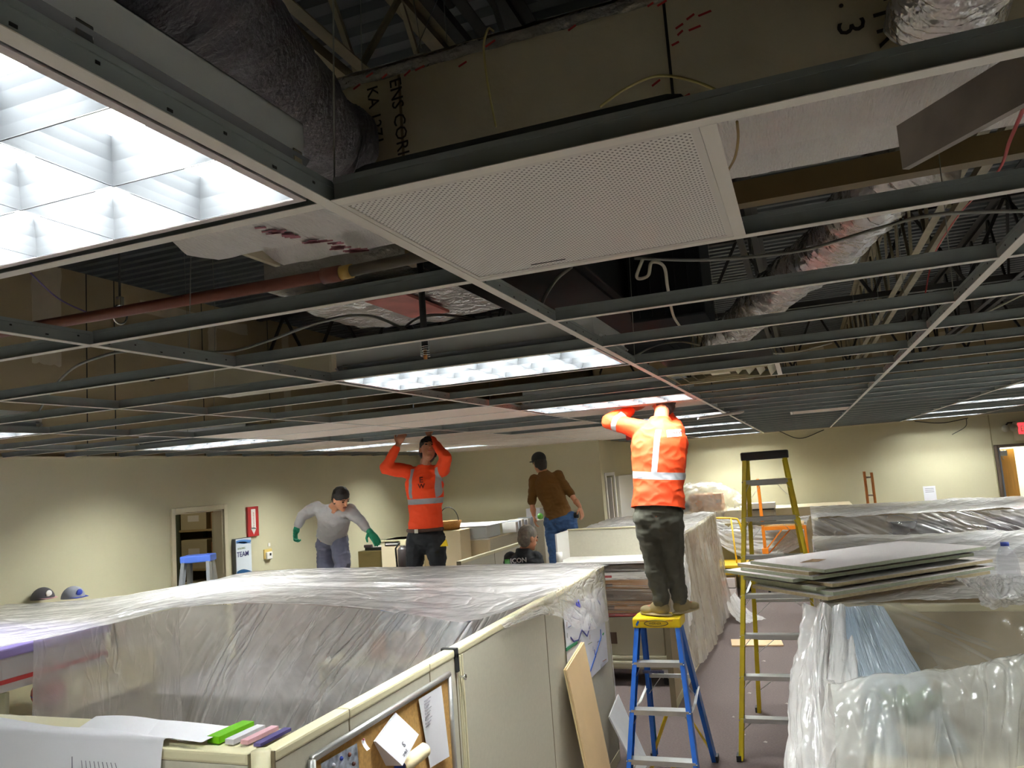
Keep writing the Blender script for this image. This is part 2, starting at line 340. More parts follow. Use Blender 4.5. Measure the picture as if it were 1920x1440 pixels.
# ------------------------------------------------------------------ suspended ceiling
A, B = 1.2192, .6096
ceil = thing('ceiling', (0, 0, HC), kind='structure')
def tee_mesh(L, name, holes=False):                                   # runs along local x, face of the flange at z = 0
    mb = MB(); mb.box((0, -.012, 0), (L, .012, .0015), 1); mb.box((0, -.0012, .0015), (L, .0012, .040), 0); mb.box((0, -.0035, .032), (L, .0035, .042), 0)
    mb.box((0, -.005, .0015), (L, .005, .005), 0)
    if holes:
        x = .06
        while x < L:
            for s in (-1, 1): mb.box((x, s*.0011, .012), (x+.009, s*.0022, .016), 2); mb.box((x+.1, s*.0011, .022), (x+.106, s*.0022, .026), 2)
            x += .2032
    return mb.mesh(name, [TEEW, TEEF, BLACK])
def put(me, name, loc, rz=0, parent=None):
    o = bpy.data.objects.new(name, me); COL.objects.link(o); o.location = loc; o.rotation_euler = (0, 0, rz)
    if parent: adopt(o, parent)
    return o
for i in range(-4, 5):
    x = i*A; y1 = YL if x < XL else Y1; y0 = -1.83
    put(tee_mesh(y1-y0-.02, 'main_tee', -1 <= i <= 1), 'main_tee', (x, y0, HC), math.pi/2, ceil)
XT = tee_mesh(A-.026, 'cross_tee')
XS = tee_mesh(-4*A-.013-X0, 'cross_tee_short')
for i in range(-5, 4):
    for j in range(-2, 25):
        y = j*B; y1 = YL if i < -2 else Y1
        if y > y1-.05: continue
        if i == -5: put(XS, 'cross_tee', (X0, y, HC), 0, ceil)
        else: put(XT, 'cross_tee', (i*A+.013, y, HC+.0004), 0, ceil)
XB = tee_mesh(B-.026, 'cross_tee_two_foot')
def short_tee(x, j): put(XB, 'cross_tee', (x, j*B+.013, HC+.0004), math.pi/2, ceil)
short_tee(.5*A, 0); short_tee(.5*A, 5); short_tee(0.5*A, 13)
# installed tiles
def tile_mesh(w, d, name='ceiling_tile'):
    mb = MB(); mb.bev((.015, .015, .002), (w-.015, d-.015, .017), .003, 0)
    return mb.mesh(name, [TILE])
T24 = tile_mesh(A, B); T22 = tile_mesh(.5*A, B)
tiles = [(i, j) for i in (-3, -2) for j in (6, 7)] + [(i, j) for i in (-4, -3) for j in range(10, 18)] + [(-2, j) for j in range(12, 19)] + [(-1, 8), (-2, 10), (-4, 9), (-4, 18), (-3, 18)]
lights = {}
for (i, j) in [(-1, -1), (-1, 3), (-1, 7), (-1, 11), (-1, 15), (-1, 19), (-1, 23), (2, -1), (2, 3), (2, 7), (2, 11), (2, 15), (2, 19), (2, 23), (-4, -1), (-4, 3), (-4, 7), (-4, 11), (-4, 15)]: lights[(i, j)] = 1
for (i, j) in tiles:
    if (i, j) in lights: continue
    put(T24, 'ceiling_tile', (i*A, j*B, HC), 0, ceil)
put(T22, 'ceiling_tile', (.5*A, 13*B, HC), 0, ceil)
# ------------------------------------------------------------------ troffers: sheet-metal body, tubes and an eighteen-cell parabolic louver
def make_light():
    t = thing('ceiling_light', (0, 0, HC))
    W, D = A-.05, B-.05; x0, y0 = .025, .025; x1, y1 = x0+W, y0+D; zb, zt = HC+.006, HC+.135
    h = MB()
    h.box((x0, y0, zt-.002), (x1, y1, zt))
    for (a, b) in [((x0, y0, zb), (x1, y0+.0015, zt)), ((x0, y1-.0015, zb), (x1, y1, zt)), ((x0, y0, zb), (x0+.0015, y1, zt)), ((x1-.0015, y0, zb), (x1, y1, zt))]: h.box(a, b)
    h.box((x0-.004, y0-.004, HC+.052), (x1+.004, y0+.002, HC+.057)); h.box((x0-.004, y1-.002, HC+.052), (x1+.004, y1+.004, HC+.057))
    h.box((x1-.002, y0, HC+.052), (x1+.004, y1, HC+.057))
    hs = h.build('housing', GREY, t)
    r = MB().box((x0+.003, y0+.003, zt-.006), (x1-.003, y1-.003, zt-.003)); r.build('reflector', WHITE, t)
    for k in range(3):
        yy = y0+D*(k+.5)/3
        MB().box((x0+.03, yy-.062, zt-.022), (x1-.03, yy+.062, zt-.014)).build('lamp', LAMPM, t)
    fr = MB(); g = .014
    for (a, b) in [((x0, y0), (x1, y0+g)), ((x0, y1-g), (x1, y1)), ((x0, y0+g), (x0+g, y1-g)), ((x1-g, y0+g), (x1, y1-g))]: fr.box((a[0], a[1], HC+.004), (b[0], b[1], HC+.012))
    fr.build('door_frame', mat('lens_frame', (226, 214, 214), .4), t)
    lx0, ly0, lw, ld = x0+g, y0+g, W-2*g, D-2*g
    prof = [(.0012, 0), (.006, .014), (.013, .03), (.024, .046), (.034, .058)]
    lv = MB()
    def blade(c, a, b, ax):
        for s in (-1, 1):
            for q in range(4):
                (w0, h0), (w1, h1) = prof[q], prof[q+1]
                if ax == 'x': P = [(c+s*w0, a, HC+.006+h0), (c+s*w0, b, HC+.006+h0), (c+s*w1, b, HC+.006+h1), (c+s*w1, a, HC+.006+h1)]
                else: P = [(a, c+s*w0, HC+.006+h0), (b, c+s*w0, HC+.006+h0), (b, c+s*w1, HC+.006+h1), (a, c+s*w1, HC+.006+h1)]
                lv.add(P, [(0, 1, 2, 3)], 0, True)
        w0 = prof[0][0]
        if ax == 'x': lv.box((c-w0, a, HC+.005), (c+w0, b, HC+.0065))
        else: lv.box((a, c-w0, HC+.005), (b, c+w0, HC+.0065))
    for k in range(1, 6): blade(lx0+lw*k/6, ly0, ly0+ld, 'x')
    for k in range(1, 3): blade(ly0+ld*k/3, lx0, lx0+lw, 'y')
    for c, a, b, ax in [(lx0, ly0, ly0+ld, 'x'), (lx0+lw, ly0, ly0+ld, 'x'), (ly0, lx0, lx0+lw, 'y'), (ly0+ld, lx0, lx0+lw, 'y')]: blade(c, a, b, ax)
    lv.open = True; lv.build('louver', BLADE, t)
    for (cx, cy, s) in [(x1+.004, y0+.13, 1), (x1+.004, y1-.04, 1), (x0-.004, y0+.05, -1), (x0+.05, y0-.004, 0), (x1-.06, y0-.004, 0)]:
        c = MB()
        if s: c.bev((cx-.004, cy-.012, HC+.034), (cx+.012*s, cy+.012, HC+.072), .002).bev((cx, cy-.004, HC+.024), (cx+.006*s, cy+.006, HC+.04), .001)
        else: c.bev((cx-.012, cy-.008, HC+.05), (cx+.012, cy+.004, HC+.068), .002)
        c.build('clip', CHROME, t)
    return t
proto = make_light(); first = True
ordn = ['first', 'second', 'third', 'fourth', 'fifth', 'sixth', 'seventh', 'eighth']
for (i, j) in lights:
    o = proto if first else copy_tree(proto); first = False
    o.location = (i*A, j*B, HC); k = (j+1)//4
    cn = {-1: 'centre', 2: 'right-hand', -4: 'left-hand'}[i]
    lab = '%s lit eighteen-cell troffer of the %s column, counting away from the viewer' % (ordn[k], cn)
    if (i, j) == (-1, -1): lab = 'large bright troffer at upper left, nearest the viewer, grey housing side showing'
    if (i, j) == (-1, 3): lab = 'lit troffer hanging in bare grid just behind the coiled sprinkler drop'
    if (i, j) == (-1, 7): lab = 'lit troffer directly over the orange worker on the blue ladder'
    tag(o, lab, 'ceiling light', 'lit parabolic troffers in the ceiling grid')
# ------------------------------------------------------------------ air devices
t = thing('perforated_ceiling_panel', (.305, .305, HC), 'white perforated square return-air panel next to the large bright troffer', 'vent')
pm = mat('perforated_steel', (238, 236, 232), .5)
if True:
    n = pm.node_tree.nodes; L = pm.node_tree.links; b = n['Principled BSDF']; tc = n.new('ShaderNodeTexCoord'); mp = n.new('ShaderNodeMapping'); mp.inputs['Rotation'].default_value = (0, 0, math.pi/4); mp.inputs['Scale'].default_value = (118, 118, 0)
    L.new(tc.outputs['Object'], mp.inputs[0]); fr = n.new('ShaderNodeVectorMath'); fr.operation = 'FRACTION'; L.new(mp.outputs[0], fr.inputs[0])
    sb = n.new('ShaderNodeVectorMath'); sb.operation = 'DISTANCE'; sb.inputs[1].default_value = (.5, .5, 0); L.new(fr.outputs[0], sb.inputs[0])
    cr = n.new('ShaderNodeValToRGB'); cr.color_ramp.elements[0].position = .19; cr.color_ramp.elements[1].position = .27; cr.color_ramp.elements[0].color = (.10, .095, .09, 1); cr.color_ramp.elements[1].color = srgb(238, 236, 232); L.new(sb.outputs['Value'], cr.inputs[0]); L.new(cr.outputs[0], b.inputs['Base Color'])
MB().box((.022, .022, HC+.003), (.585, .585, HC+.006)).build('perforated_face', pm, t)
fr = MB()
for a, b in [((.013, .013), (.597, .024)), ((.013, .585), (.597, .597)), ((.013, .024), (.022, .585)), ((.585, .024), (.597, .585))]: fr.box((a[0], a[1], HC+.001), (b[0], b[1], HC+.008))
fr.build('frame', WHITE, t)
MB().bev((.02, .03, HC+.01), (.585, .585, HC+.078), .03).build('back_box', mat('duct_liner', (92, 96, 98), .6, .1, var=.1), t)
MB().box((.16, .557, HC+.0015), (.24, .5585, HC+.003)).build('maker_label_slot', BLACK, t)
t = thing('supply_diffuser', (.305, 5.5*B, HC), 'cream square supply diffuser with nested louvers right of the centre grid line', 'vent')
dm = mat('diffuser_enamel', (206, 196, 166), .35)
for k in range(5):
    a = .285-.056*k; b = a-.03; z0 = HC+.0+.004*k; mb = MB(); c = (.305, 5.5*B)
    P = []
    for (r, z) in [(a, z0+.03), (a, z0+.027), (b, z0-.004), (b, z0)]:
        P += [(c[0]-r, c[1]-r, z), (c[0]+r, c[1]-r, z), (c[0]+r, c[1]+r, z), (c[0]-r, c[1]+r, z)]
    mb.add(P, [(q*4+s, q*4+(s+1) % 4, ((q+1) % 4)*4+(s+1) % 4, ((q+1) % 4)*4+s) for q in range(4) for s in range(4)]); mb.build('louver_ring', dm, t)
MB().box((.255, 5.5*B-.05, HC+.012), (.355, 5.5*B+.05, HC+.016)).build('centre_plate', dm, t)
MB().box((.02, 5*B+.02, HC+.08), (.59, 6*B-.02, HC+.1)).build('neck_plate', BLACK, t)
tag(MB().obox((-.03, 11.05*B, HC-.03), (.2, .06, .012), (-.03, .12, .0), (0, 0, .008)).build('loose_ceiling_tile', TILE), 'loose grey tile tilted out of the grid beside the worker on the blue ladder', 'ceiling tile')
# ------------------------------------------------------------------ roof above
deck = MB(); x = Y0; pr = []
while x < Y1:
    pr += [(x, ROOF), (x+.06, ROOF), (x+.075, ROOF+.04), (x+.135, ROOF+.04)]; x += .15
for k in range(len(pr)-1):
    deck.add([(X0-.1, pr[k][0], pr[k][1]), (X1+.1, pr[k][0], pr[k][1]), (X1+.1, pr[k+1][0], pr[k+1][1]), (X0-.1, pr[k+1][0], pr[k+1][1])], [(0, 1, 2, 3)])
deck.open = True; struct(deck.box((X0-.1, Y0, ROOF+.05), (X1+.1, Y1, ROOF+.08)).build('roof_deck', DECK))
def make_joist(x, z, depth, m, y0, y1, lab, nb=14, gap=.035):
    t = thing('roof_joist', (x, (y0+y1)/2, z), lab, 'joist', 'roof joists running away from the viewer')
    for s in (-1, 1):
        MB().box((x+s*gap, y0, z), (x+s*(gap+.045), y1, z+.006)).box((x+s*gap, y0, z), (x+s*(gap-.005), y1, z+.045)).build('bottom_chord', m, t)
    MB().box((x-.08, y0, z+depth-.006), (x+.08, y1, z+depth)).box((x-.02, y0, z+depth-.045), (x+.02, y1, z+depth)).build('top_chord', m, t)
    p = (y1-y0)/nb
    for k in range(nb):
        a = y0+k*p
        MB().bar((x, a, z+.02), (x, a+p/2, z+depth-.02), .022, .022).bar((x, a+p/2, z+depth-.02), (x, a+p, z+.02), .022, .022).build('web_bar', m, t)
    return t
make_joist(-.85, 3.93, ROOF-3.93, JOIST, Y0, Y1, 'tan double-angle roof joist above the grey flexible duct at top left', 22)
make_joist(-.42, 4.1, ROOF-4.1, BLKJ, Y0, Y1, 'dark roof joist just right of the tan one, above the cardboard-coloured duct', 22)
make_joist(1.66, 3.66, ROOF-3.66, JOIST, Y0, Y1, 'tan double-angle joist with a red cable tied along it at right', 22)
make_joist(.45, 4.0, ROOF-4.0, BLKJ, Y0, Y1, 'black roof joist above the centre of the grid', 22)
make_joist(2.7, 3.7, ROOF-3.7, BLKJ, Y0, Y1, 'black roof joist beyond the red cable, far right', 22)
make_joist(-2.6, 4.0, ROOF-4.0, BLKJ, Y0, Y1, 'black roof joist over the left part of the grid', 22)
def cross_joist(y, z, lab):
    t = thing('bridging_truss', (0, y, z), lab, 'truss'); mb = MB()
    MB().box((X0, y-.04, z), (X1, y+.04, z+.05)).build('bottom_chord', BLKJ, t); MB().box((X0, y-.04, ROOF-.06), (X1, y+.04, ROOF-.01)).build('top_chord', BLKJ, t)
    k = X0
    while k < X1-.8:
        MB().bar((k, y, z+.03), (k+.4, y, ROOF-.04), .03, .03).bar((k+.4, y, ROOF-.04), (k+.8, y, z+.03), .03, .03).build('web_bar', BLKJ, t); k += .8
cross_joist(7.1, 3.72, 'black open-web girder crossing behind the crinkled silver duct'); cross_joist(11.8, 3.6, 'black open-web girder near the far wall above the grid')
# ------------------------------------------------------------------ ducts
def bar_thing(name, p0, p1, w, h, m, label, cat): return tag(MB().bar(p0, p1, w, h, m=0).build(name, m), label, cat)
duct = thing('rectangular_duct', (.1, 1.05, 3.1), 'big foil-wrapped rectangular duct crossing above the perforated panel, stencilled letters on its side, painted tan for shade', 'duct')
yn, yf, zb, zt, xl, xr = .82, 1.3, 3.1, 3.475, -1.08, 2.6
MB().box((xl, yn, zb+.012), (xr, yn+.02, zt)).box((xl, yn, zt-.02), (xr, yf, zt)).box((xl, yf-.02, zb+.05), (xr, yf, zt)).box((xl, yn+.02, zb+.012), (xl+.02, yf, zt)).build('board_side', FOIL_SHADED, duct)
def und(u, v):
    x = xl+(1.2-xl)*u; y = yn-.012+(yf-yn+.012)*v; edge = max(0, 1-u*9)
    z = zb+.004*noise.noise(V((x*9, y*9, 0)))+.002*noise.noise(V((x*40, y*20, 3)))
    if v > .55: z += .05*math.sin(min(1, (v-.55)/.22)*math.pi/2)*(1 if v < .78 else 1-(v-.78)/.22*.75)
    if v < .08: z += .02*(1-v/.08)
    return V((x-.12*(1-u)*(1-abs(v-.35)*2.0) if u < .05 else x, y, z))
g = MB().grid(und, 160, 60); g.open = True; g.build('foil_underside', FOILW, duct)
MB().box((1.2, yn, zb+.012), (xr, yf, zb+.02)).build('foil_underside', FOILW, duct)
def tape(u, v):
    x = xl+(xr-xl)*u; return V((x, yn-.004-.004*ridge(V((x*14, v*3, 1)))+.03*max(0, v-.6), zt-.045+.05*v+.006*noise.noise(V((x*11, v*5, 2)))))
g = MB().grid(tape, 260, 8); g.open = True; g.build('foil_tape', FOIL, duct)
for k in range(26):
    x = random.choice([random.uniform(xl+.3, .5), random.uniform(.40, .6)]); z = zt-.012-random.random()*.04 if k % 2 else zt-.02-random.random()*(.30 if x > .40 else .05)
    MB().obox((x, yn-.0095, z), (.006+random.random()*.010, 0, .002+random.random()*.004), (0, .0005, 0), (-.001, 0, .0025)).build('red_mark', RED, duct)
MB().box((.475, yn-.003, zb+.08), (.482, yn-.001, zt-.01)).build('board_seam', BLKJ, duct)
MB().box((-.28, yn-.002, zb), (-.272, yn-.0005, zt-.02)).build('board_seam', mat('seam_tan', (120, 104, 76), .6), duct)
MK = mat('stencil_ink', (34, 26, 20), .7)
def stencil(s, size, px, py, nm='stencil_lettering'):
    p = Yp(px, py, yn-.003); text(s, size, p, (.06, 0, -1), (1, 0, .06), MK, duct, nm, bold=.0001)
stencil('ENS CORI', .053, 730, 150); stencil('KA 1271', .050, 688, 165)
stencil('.', .085, 1572, 5); stencil('3', .085, 1568, 42); stencil('-', .085, 1640, -12); stencil('FR', .085, 1636, 22)
# left foil wrap with purple-red printing and a crushed seam
for k in range(40):
    u = random.random(); x = xl+.28+.10*u+random.uniform(-.03, .03); y = .86+.40*u
    MB().obox((x, y, zb-.006+.0), (.014+random.random()*.012, .005, 0), (-.003, .006, 0), (0, 0, .0006)).build('red_mark', mat('tape_print', (150, 84, 96), .6), duct)
# flexible ducts
def flex(name, pts, r, m, label, pitch=.03, n=28, amp=.006, seg=14, wr=.006):
    P = crom(pts, seg); L = 0; mb = MB(); k = []
    t = thing(name, pts[-1], label, 'duct')
    vs = []; a = None
    for i, p in enumerate(P):
        d = (P[min(i+1, len(P)-1)]-P[max(i-1, 0)]).normalized(); a = d.orthogonal().normalized() if a is None else (a-d*a.dot(d)).normalized(); b = d.cross(a)
        L += (p-P[i-1]).length if i else 0
        for q in range(n):
            th = 2*math.pi*q/n; e = a*math.cos(th)+b*math.sin(th)
            rr = r+amp*math.cos(2*math.pi*L/pitch)+wr*noise.noise(V((L*18, math.cos(th)*2, math.sin(th)*2)))
            vs.append(p+e*rr)
    fs = [(i*n+q, i*n+(q+1) % n, (i+1)*n+(q+1) % n, (i+1)*n+q) for i in range(len(P)-1) for q in range(n)]+[tuple(range(n)), tuple((len(P)-1)*n+q for q in range(n))]
    mb.add(vs, fs, 0, True).build('flexible_jacket', m, t); return t
fa = Yp(600, 262, .68); fb = Yp(350, 0, -.1)
f1 = flex('flexible_duct', [fb+(fb-fa)*.5, fb, fa+(fb-fa)*.2, fa, fa+V((.02, .1, 0))], .125, FLEXM, 'dark grey flexible duct running over the housing of the large troffer', pitch=.011, seg=70, amp=.0015, wr=.012)
MB().bar(Yp(515, 125, .55), Yp(530, 215, .5), .022, .004, up=(0, 1, 0)).build('strap', mat('strap_cream', (158, 160, 140), .6), f1)
s = [Zp(1745, 285, 3.42), Zp(1640, 360, 3.42), Zp(1560, 460, 3.44), Zp(1470, 530, 3.46), Zp(1385, 610, 3.44), Zp(1345, 640, 3.4)]
f2 = flex('flexible_duct', s, .15, FOIL, 'large crinkled silver round duct descending diagonally at centre right', pitch=.09, seg=40, amp=.006, wr=.03)
tag(MB().sph(Zp(1585, 470, 3.40), .025).tube([Zp(1585, 470, 3.40), Zp(1592, 440, 3.42)], .008).build('orange_cap', mat('orange_plastic', (196, 104, 70), .5)), 'small orange cap on the side of the crinkled silver duct', 'cap')
e = Yp(1790, -30, .7)
flex('flexible_duct', [e+V((.1, -.5, .12)), e+V((.03, -.2, .05)), e, e+V((0, .1, 0))], .12, FOIL, 'shiny silver flexible duct entering the tan duct side at upper right corner', pitch=.02, seg=30, amp=.003, wr=.02)
# dark hanger strap at the right end of the foil
tag(MB().obox(Zp(1800, 215, 3.0), CU*.001+V((.10, -.14, 0)), (.008, .006, 0), (0, 0, .055)).build('duct_hanger', mat('hanger_grey', (140, 130, 122), .45, .3, var=.25)), 'grey brown hanger plate folded around the silver duct end', 'hanger')
BLKD = mat('black_duct', (30, 32, 34), .9, 0., spec=.1, var=.12, vs=2)
t = thing('black_duct', (-.33, 3.2, 3.08), 'dark sheet-metal duct box running away above the centre grid line', 'duct')
MB().bev((-.62, 1.6, 3.1), (-.06, 5.2, 3.5), .01).build('duct_body', BLKD, t); MB().box((-.6, 1.62, 3.085), (-.5, 5.1, 3.1)).box((-.2, 1.62, 3.085), (-.1, 5.1, 3.1)).build('flange', BLKD, t)
t = thing('black_duct', (.15, 2.85, 2.96), 'dark vertical duct drop right of the long dark duct', 'duct')
MB().bev((-.02, 2.6, 2.96), (.33, 3.1, 4.3), .01).build('duct_body', BLKD, t)
for k in range(5): MB().box((.02+.06*k, 2.592, 2.98), (.026+.06*k, 2.6, 4.28)).build('standing_seam', BLKD, t)
# wrapped branch duct with red tape seen beyond the sprinkler drop
t = thing('branch_duct', (-1.1, 2.6, 3.2), 'foil branch duct with a red taped end behind the sprinkler drop', 'duct')
def br(u, v):
    x = -1.75+1.0*u; y = 2.1+.9*v; return V((x, y, 3.2+.015*noise.noise(V((x*8, y*8, 0)))+.06*abs(u-.5)))
g = MB().grid(br, 50, 40); g.open = True; g.box((-1.75, 2.1, 3.28), (-.75, 3.0, 3.5)); g.build('foil_wrap', FOIL, t)
MB().box((-1.27, 2.25, 3.185), (-1.04, 2.75, 3.2)).build('red_tape_patch', mat('orange_red_tape', (170, 92, 80), .5, var=.3), t)
tag(MB().bar((-.9, 2.03, 3.3), (3.2, 2.03, 3.3), .07, .09).build('angle_beam', mat('ochre_beam', (96, 78, 44), .6, var=.1)), 'ochre brown beam crossing behind the silver duct at right', 'beam')
tag(MB().bar((X0+.2, 11.0, 2.93), (-4.6, 8.5, 2.93), .3, .1).build('yellow_insulation', mat('insul_yellow', (150, 104, 24), .9, var=.3, vs=20)), 'strip of yellow brown insulation above the left edge of the grid', 'insulation')
# more foil pieces left of the grid, seen between cross tees
tag(MB().bev((-3.0, 2.9, 2.95), (-1.9, 3.3, 3.15), .02).build('linear_diffuser', mat('plenum_cream', (190, 182, 160), .6)), 'pale linear diffuser box above the left grid, edge on', 'vent')
# ------------------------------------------------------------------ sprinkler pipes
t = thing('sprinkler_pipe', (-1.4, 1.29, 3.05), 'rust brown sprinkler main running left above the bright troffer edge', 'pipe')
pa, pb, pc = Zp(60, 613, 3.05), Zp(640, 512, 3.05), Zp(900, 458, 3.05)
MB().tube([pa+(pa-pb)*.3, pb], .023, 14).tube([pb+(pa-pb)*.05, pb], .030, 14).build('pipe_body', PIPE, t)
MB().tube([pb, pb+(pc-pb)*.08], .026, 14).build('thread_ring', mat('brass_tape', (176, 142, 70), .5), t); MB().tube([pb+(pc-pb)*.06, pc+(pc-pb)*.4], .021, 14).build('pipe_body', mat('pipe_dull', (70, 60, 46), .5, .2, var=.1), t)
hp = Zp(225, 590, 3.05); MB().tube([hp+V((0, 0, .03)), hp+V((0, 0, 1.45))], .005, 6).build('hanger_rod', BLKJ, t)
MB().tube([hp+V((math.cos(a)*.028*.3, math.cos(a)*.028, math.sin(a)*.04)) for a in [q*math.pi/8 for q in range(17)]], .004, 6).bev(hp+V((-.012, -.012, .035)), hp+V((.012, .012, .075)), .003).build('hanger_ring', CHROME, t)
t = thing('sprinkler_drop', (-.95, 1.7, 2.8), 'black sprinkler drop pipe with a coiled chrome guard in front of a troffer', 'sprinkler')
q0 = Yp(797, 655, 1.7); q1 = q0+V((0, 0, .42))
MB().tube([q0, q1], .0135, 12).build('drop_pipe', BLACK, t); MB().tube([q0+V((0, 0, .235)), q0+V((0, 0, .255))], .0155, 12).build('thread_ring', mat('brass_tape', (1, 1, 1)), t)
MB().tube([q0+V((.018*math.cos(a), .018*math.sin(a), -.03+.0085*a/6.283)) for a in [k*math.pi/6 for k in range(61)]], .0022, 6).build('coil_guard', CHROME, t)
MB().tube([q0+V((0, 0, -.04)), q0+V((0, 0, .0))], .008, 8).build('sprinkler_head', mat('brass', (176, 120, 70), .4, .6), t)
# ------------------------------------------------------------------ cables
CY = mat('cable_yellow', (196, 182, 120), .5); CW = mat('cable_white', (170, 164, 146), .5); CG = mat('conduit_grey', (120, 118, 112), .45, .4); CR_ = mat('cable_red', (170, 44, 48), .5); CV = mat('cable_violet', (96, 78, 130), .5)
cable('yellow_cable', [Yp(930, 238, .78), Yp(915, 160, .79), Yp(907, 90, .8), Yp(915, 55, .81), Yp(925, 58, .86)], .0032, CY, 'yellow cable hanging down the left face of the tan duct')
cable('yellow_cable', [Yp(1125, 200, .74), Yp(1175, 165, .76), Yp(1235, 142, .78), Yp(1300, 152, .76), Yp(1350, 172, .72)], .0035, CY, 'yellow cable arching in front of the tan duct seam')
cable('yellow_cable', [Zp(1382, 228, 3.06), Zp(1384, 260, 3.05), Zp(1378, 295, 3.05), Zp(1364, 322, 3.07)], .0035, mat('cable_tan', (150, 124, 70), .5), 'short tan cable loop across the silver duct end beside the perforated panel')
cable('flexible_conduit', [Zp(1190, 484, 3.0), Zp(1330, 487, 3.0), Zp(1500, 470, 3.0), Zp(1640, 430, 3.0), Zp(1760, 402, 3.0), Zp(1980, 394, 3.0)], .006, CG, 'long pale conduit sagging across the right side behind the perforated panel')
cable('flexible_conduit', [Zp(1205, 486, 2.98), Zp(1194, 520, 2.94), Zp(1215, 517, 2.94), Zp(1222, 492, 2.97), Zp(1245, 500, 2.97), Zp(1252, 540, 2.95), Zp(1262, 590, 2.93), Zp(1276, 614, 2.9)], .006, CW, 'looped tan cable end hanging left of the crinkled silver duct')
cable('flexible_conduit', [Zp(1072, 500, 2.95), Zp(1045, 522, 2.92), Zp(1025, 550, 2.86), Zp(1014, 575, 2.8)], .006, CG, 'grey conduit curving down to the centre grid line')
cable('flexible_conduit', [Zp(60, 795, 3.0), Zp(110, 715, 2.95), Zp(190, 668, 2.93), Zp(300, 655, 2.95), Zp(420, 660, 2.95), Zp(500, 640, 2.98), Zp(600, 604, 3.0), Zp(690, 592, 3.0), Zp(770, 622, 2.95)], .0065, CG, 'long armoured conduit waving across the left grid to the sprinkler drop')
cable('flexible_conduit', [Zp(750, 620, 2.97), Zp(790, 594, 3.0), Zp(850, 592, 3.0), Zp(930, 608, 2.97)], .006, CG, 'short armoured conduit arching right of the sprinkler drop')
cable('violet_cable', [Zp(55, 510, 3.2), Zp(110, 560, 3.15), Zp(172, 590, 3.1)], .0035, CV, 'thin violet cable across the dark opening at left')
cable('red_cable', [Zp(1925, 190, 2.98), Zp(1895, 260, 3.02), Zp(1865, 330, 3.25), Zp(1800, 400, 3.6), Zp(1760, 460, 3.6), Zp(1745, 500, 3.5), Zp(1735, 550, 3.3)], .0045, CR_, 'red cable trailing down along the tan joist at right')
cable('white_cable', [Zp(1185, 670, 2.85), Zp(1230, 648, 2.95), Zp(1275, 641, 2.98), Zp(1312, 647, 2.9)], .005, CW, 'pale cable arching behind the centre grid line near the silver duct foot')
cable('white_cable', [Zp(1415, 660, 2.9), Zp(1480, 662, 2.9), Zp(1560, 643, 2.95)], .005, CW, 'pale cable sagging right of the silver duct foot')
cable('white_cable', [Zp(1840, 590, 2.95), Zp(1890, 566, 3.0), Zp(1960, 530, 3.05)], .006, CW, 'straight pale cable at the right edge of the grid')
cable('black_cable', [Yp(1460, 808, 15.0), Yp(1500, 822, 15.02), Yp(1545, 806, 15.02)], .008, DARK, 'black cable looping down the far wall right of the centre grid line')
cable('black_cable', [Yp(1715, 790, 15.02), Yp(1765, 793, 15.05), Yp(1815, 784, 15.05)], .008, DARK, 'black cable looping on the far wall by the right-hand lights')
cable('black_cable', [Yp(1812, 784, 15.0), Yp(1810, 800, 15.0), Yp(1785, 815, 15.0)], .006, DARK, 'thin grey cable ending in a hook on the far wall')
# hanger wires
HW = mat('hanger_wire', (120, 120, 112), .4, .6)
hw = [(0, .02, 1), (0, 2.5, 0), (0, 4.9, 0), (-1, 1.0, 0), (-1, 3.7, 0), (1, 1.9, 0), (1, 3.1, 0), (1, 4.3, 0), (-2, 2.5, 0), (2, 4, 0), (0, 7, 0), (1, 6.2, 0), (-3, 3.6, 0)]
for k_, (i, y, s) in enumerate(hw):
    tag(MB().tube([(i*A, y, HC+.03), (i*A+.02, y+.01, HC+.6), (i*A, y, ROOF)], .0016, 5).build('hanger_wire', HW), 'hanger wire on the %s main tee, %s away from the viewer' % ({0: 'centre', -1: 'left-of-centre', 1: 'right-of-centre', -2: 'left', 2: 'right', -3: 'leftmost'}[i], '%.1f metres' % (y+1.06)), 'wire', 'ceiling hanger wires')
for (p, q, w_) in [((680, 200), (676, 0), 'leftmost of the four'), ((790, 90), (775, 0), 'left arm of the crossing pair'), ((780, 95), (820, 0), 'right arm of the crossing pair'), ((838, 80), (832, 0), 'rightmost of the four')]:
    tag(MB().tube([Yp(*p, 1.32), Yp(*q, 1.5)], .0016, 5).build('hanger_wire', HW), 'thin hanger wire rising behind the tan duct, '+w_, 'wire', 'duct hanger wires')
# ------------------------------------------------------------------ cubicle panels
def panel_run(name, label, axis, c, a, b, z, joints=(), th=.05, capm=CAP, face=BEIGE):
    """a line of office panels on x = c (axis 'y', from y = a to b) or y = c (axis 'x'), split at the joints"""
    cut = [a]+list(joints)+[b]; loc = (c, (a+b)/2, 0) if axis == 'y' else ((a+b)/2, c, 0)
    t = thing(name, loc, label, 'cubicle wall'); h = th/2
    def bx(u0, u1, v0, v1, z0, z1, nm, m, r=.003):
        if axis == 'y': MB().bev((c+v0, u0, z0), (c+v1, u1, z1), r).build(nm, m, t)
        else: MB().bev((u0, c+v0, z0), (u1, c+v1, z1), r).build(nm, m, t)
    for u0, u1 in zip(cut[:-1], cut[1:]):
        bx(u0+.004, u1-.004, -h, h, .08, z-.035, 'fabric_panel', face)
        bx(u0+.001, u1-.001, -h-.004, h+.004, z-.035, z, 'top_cap', capm, .008)
        bx(u0+.004, u1-.004, -h-.002, h+.002, 0, .08, 'base_rail', capm)
    for u in cut: bx(u-.003, u+.003, -h-.001, h+.001, 0, z-.002, 'joint_strip', mat('joint_dark', (120, 108, 84), .6), .001)
    return t
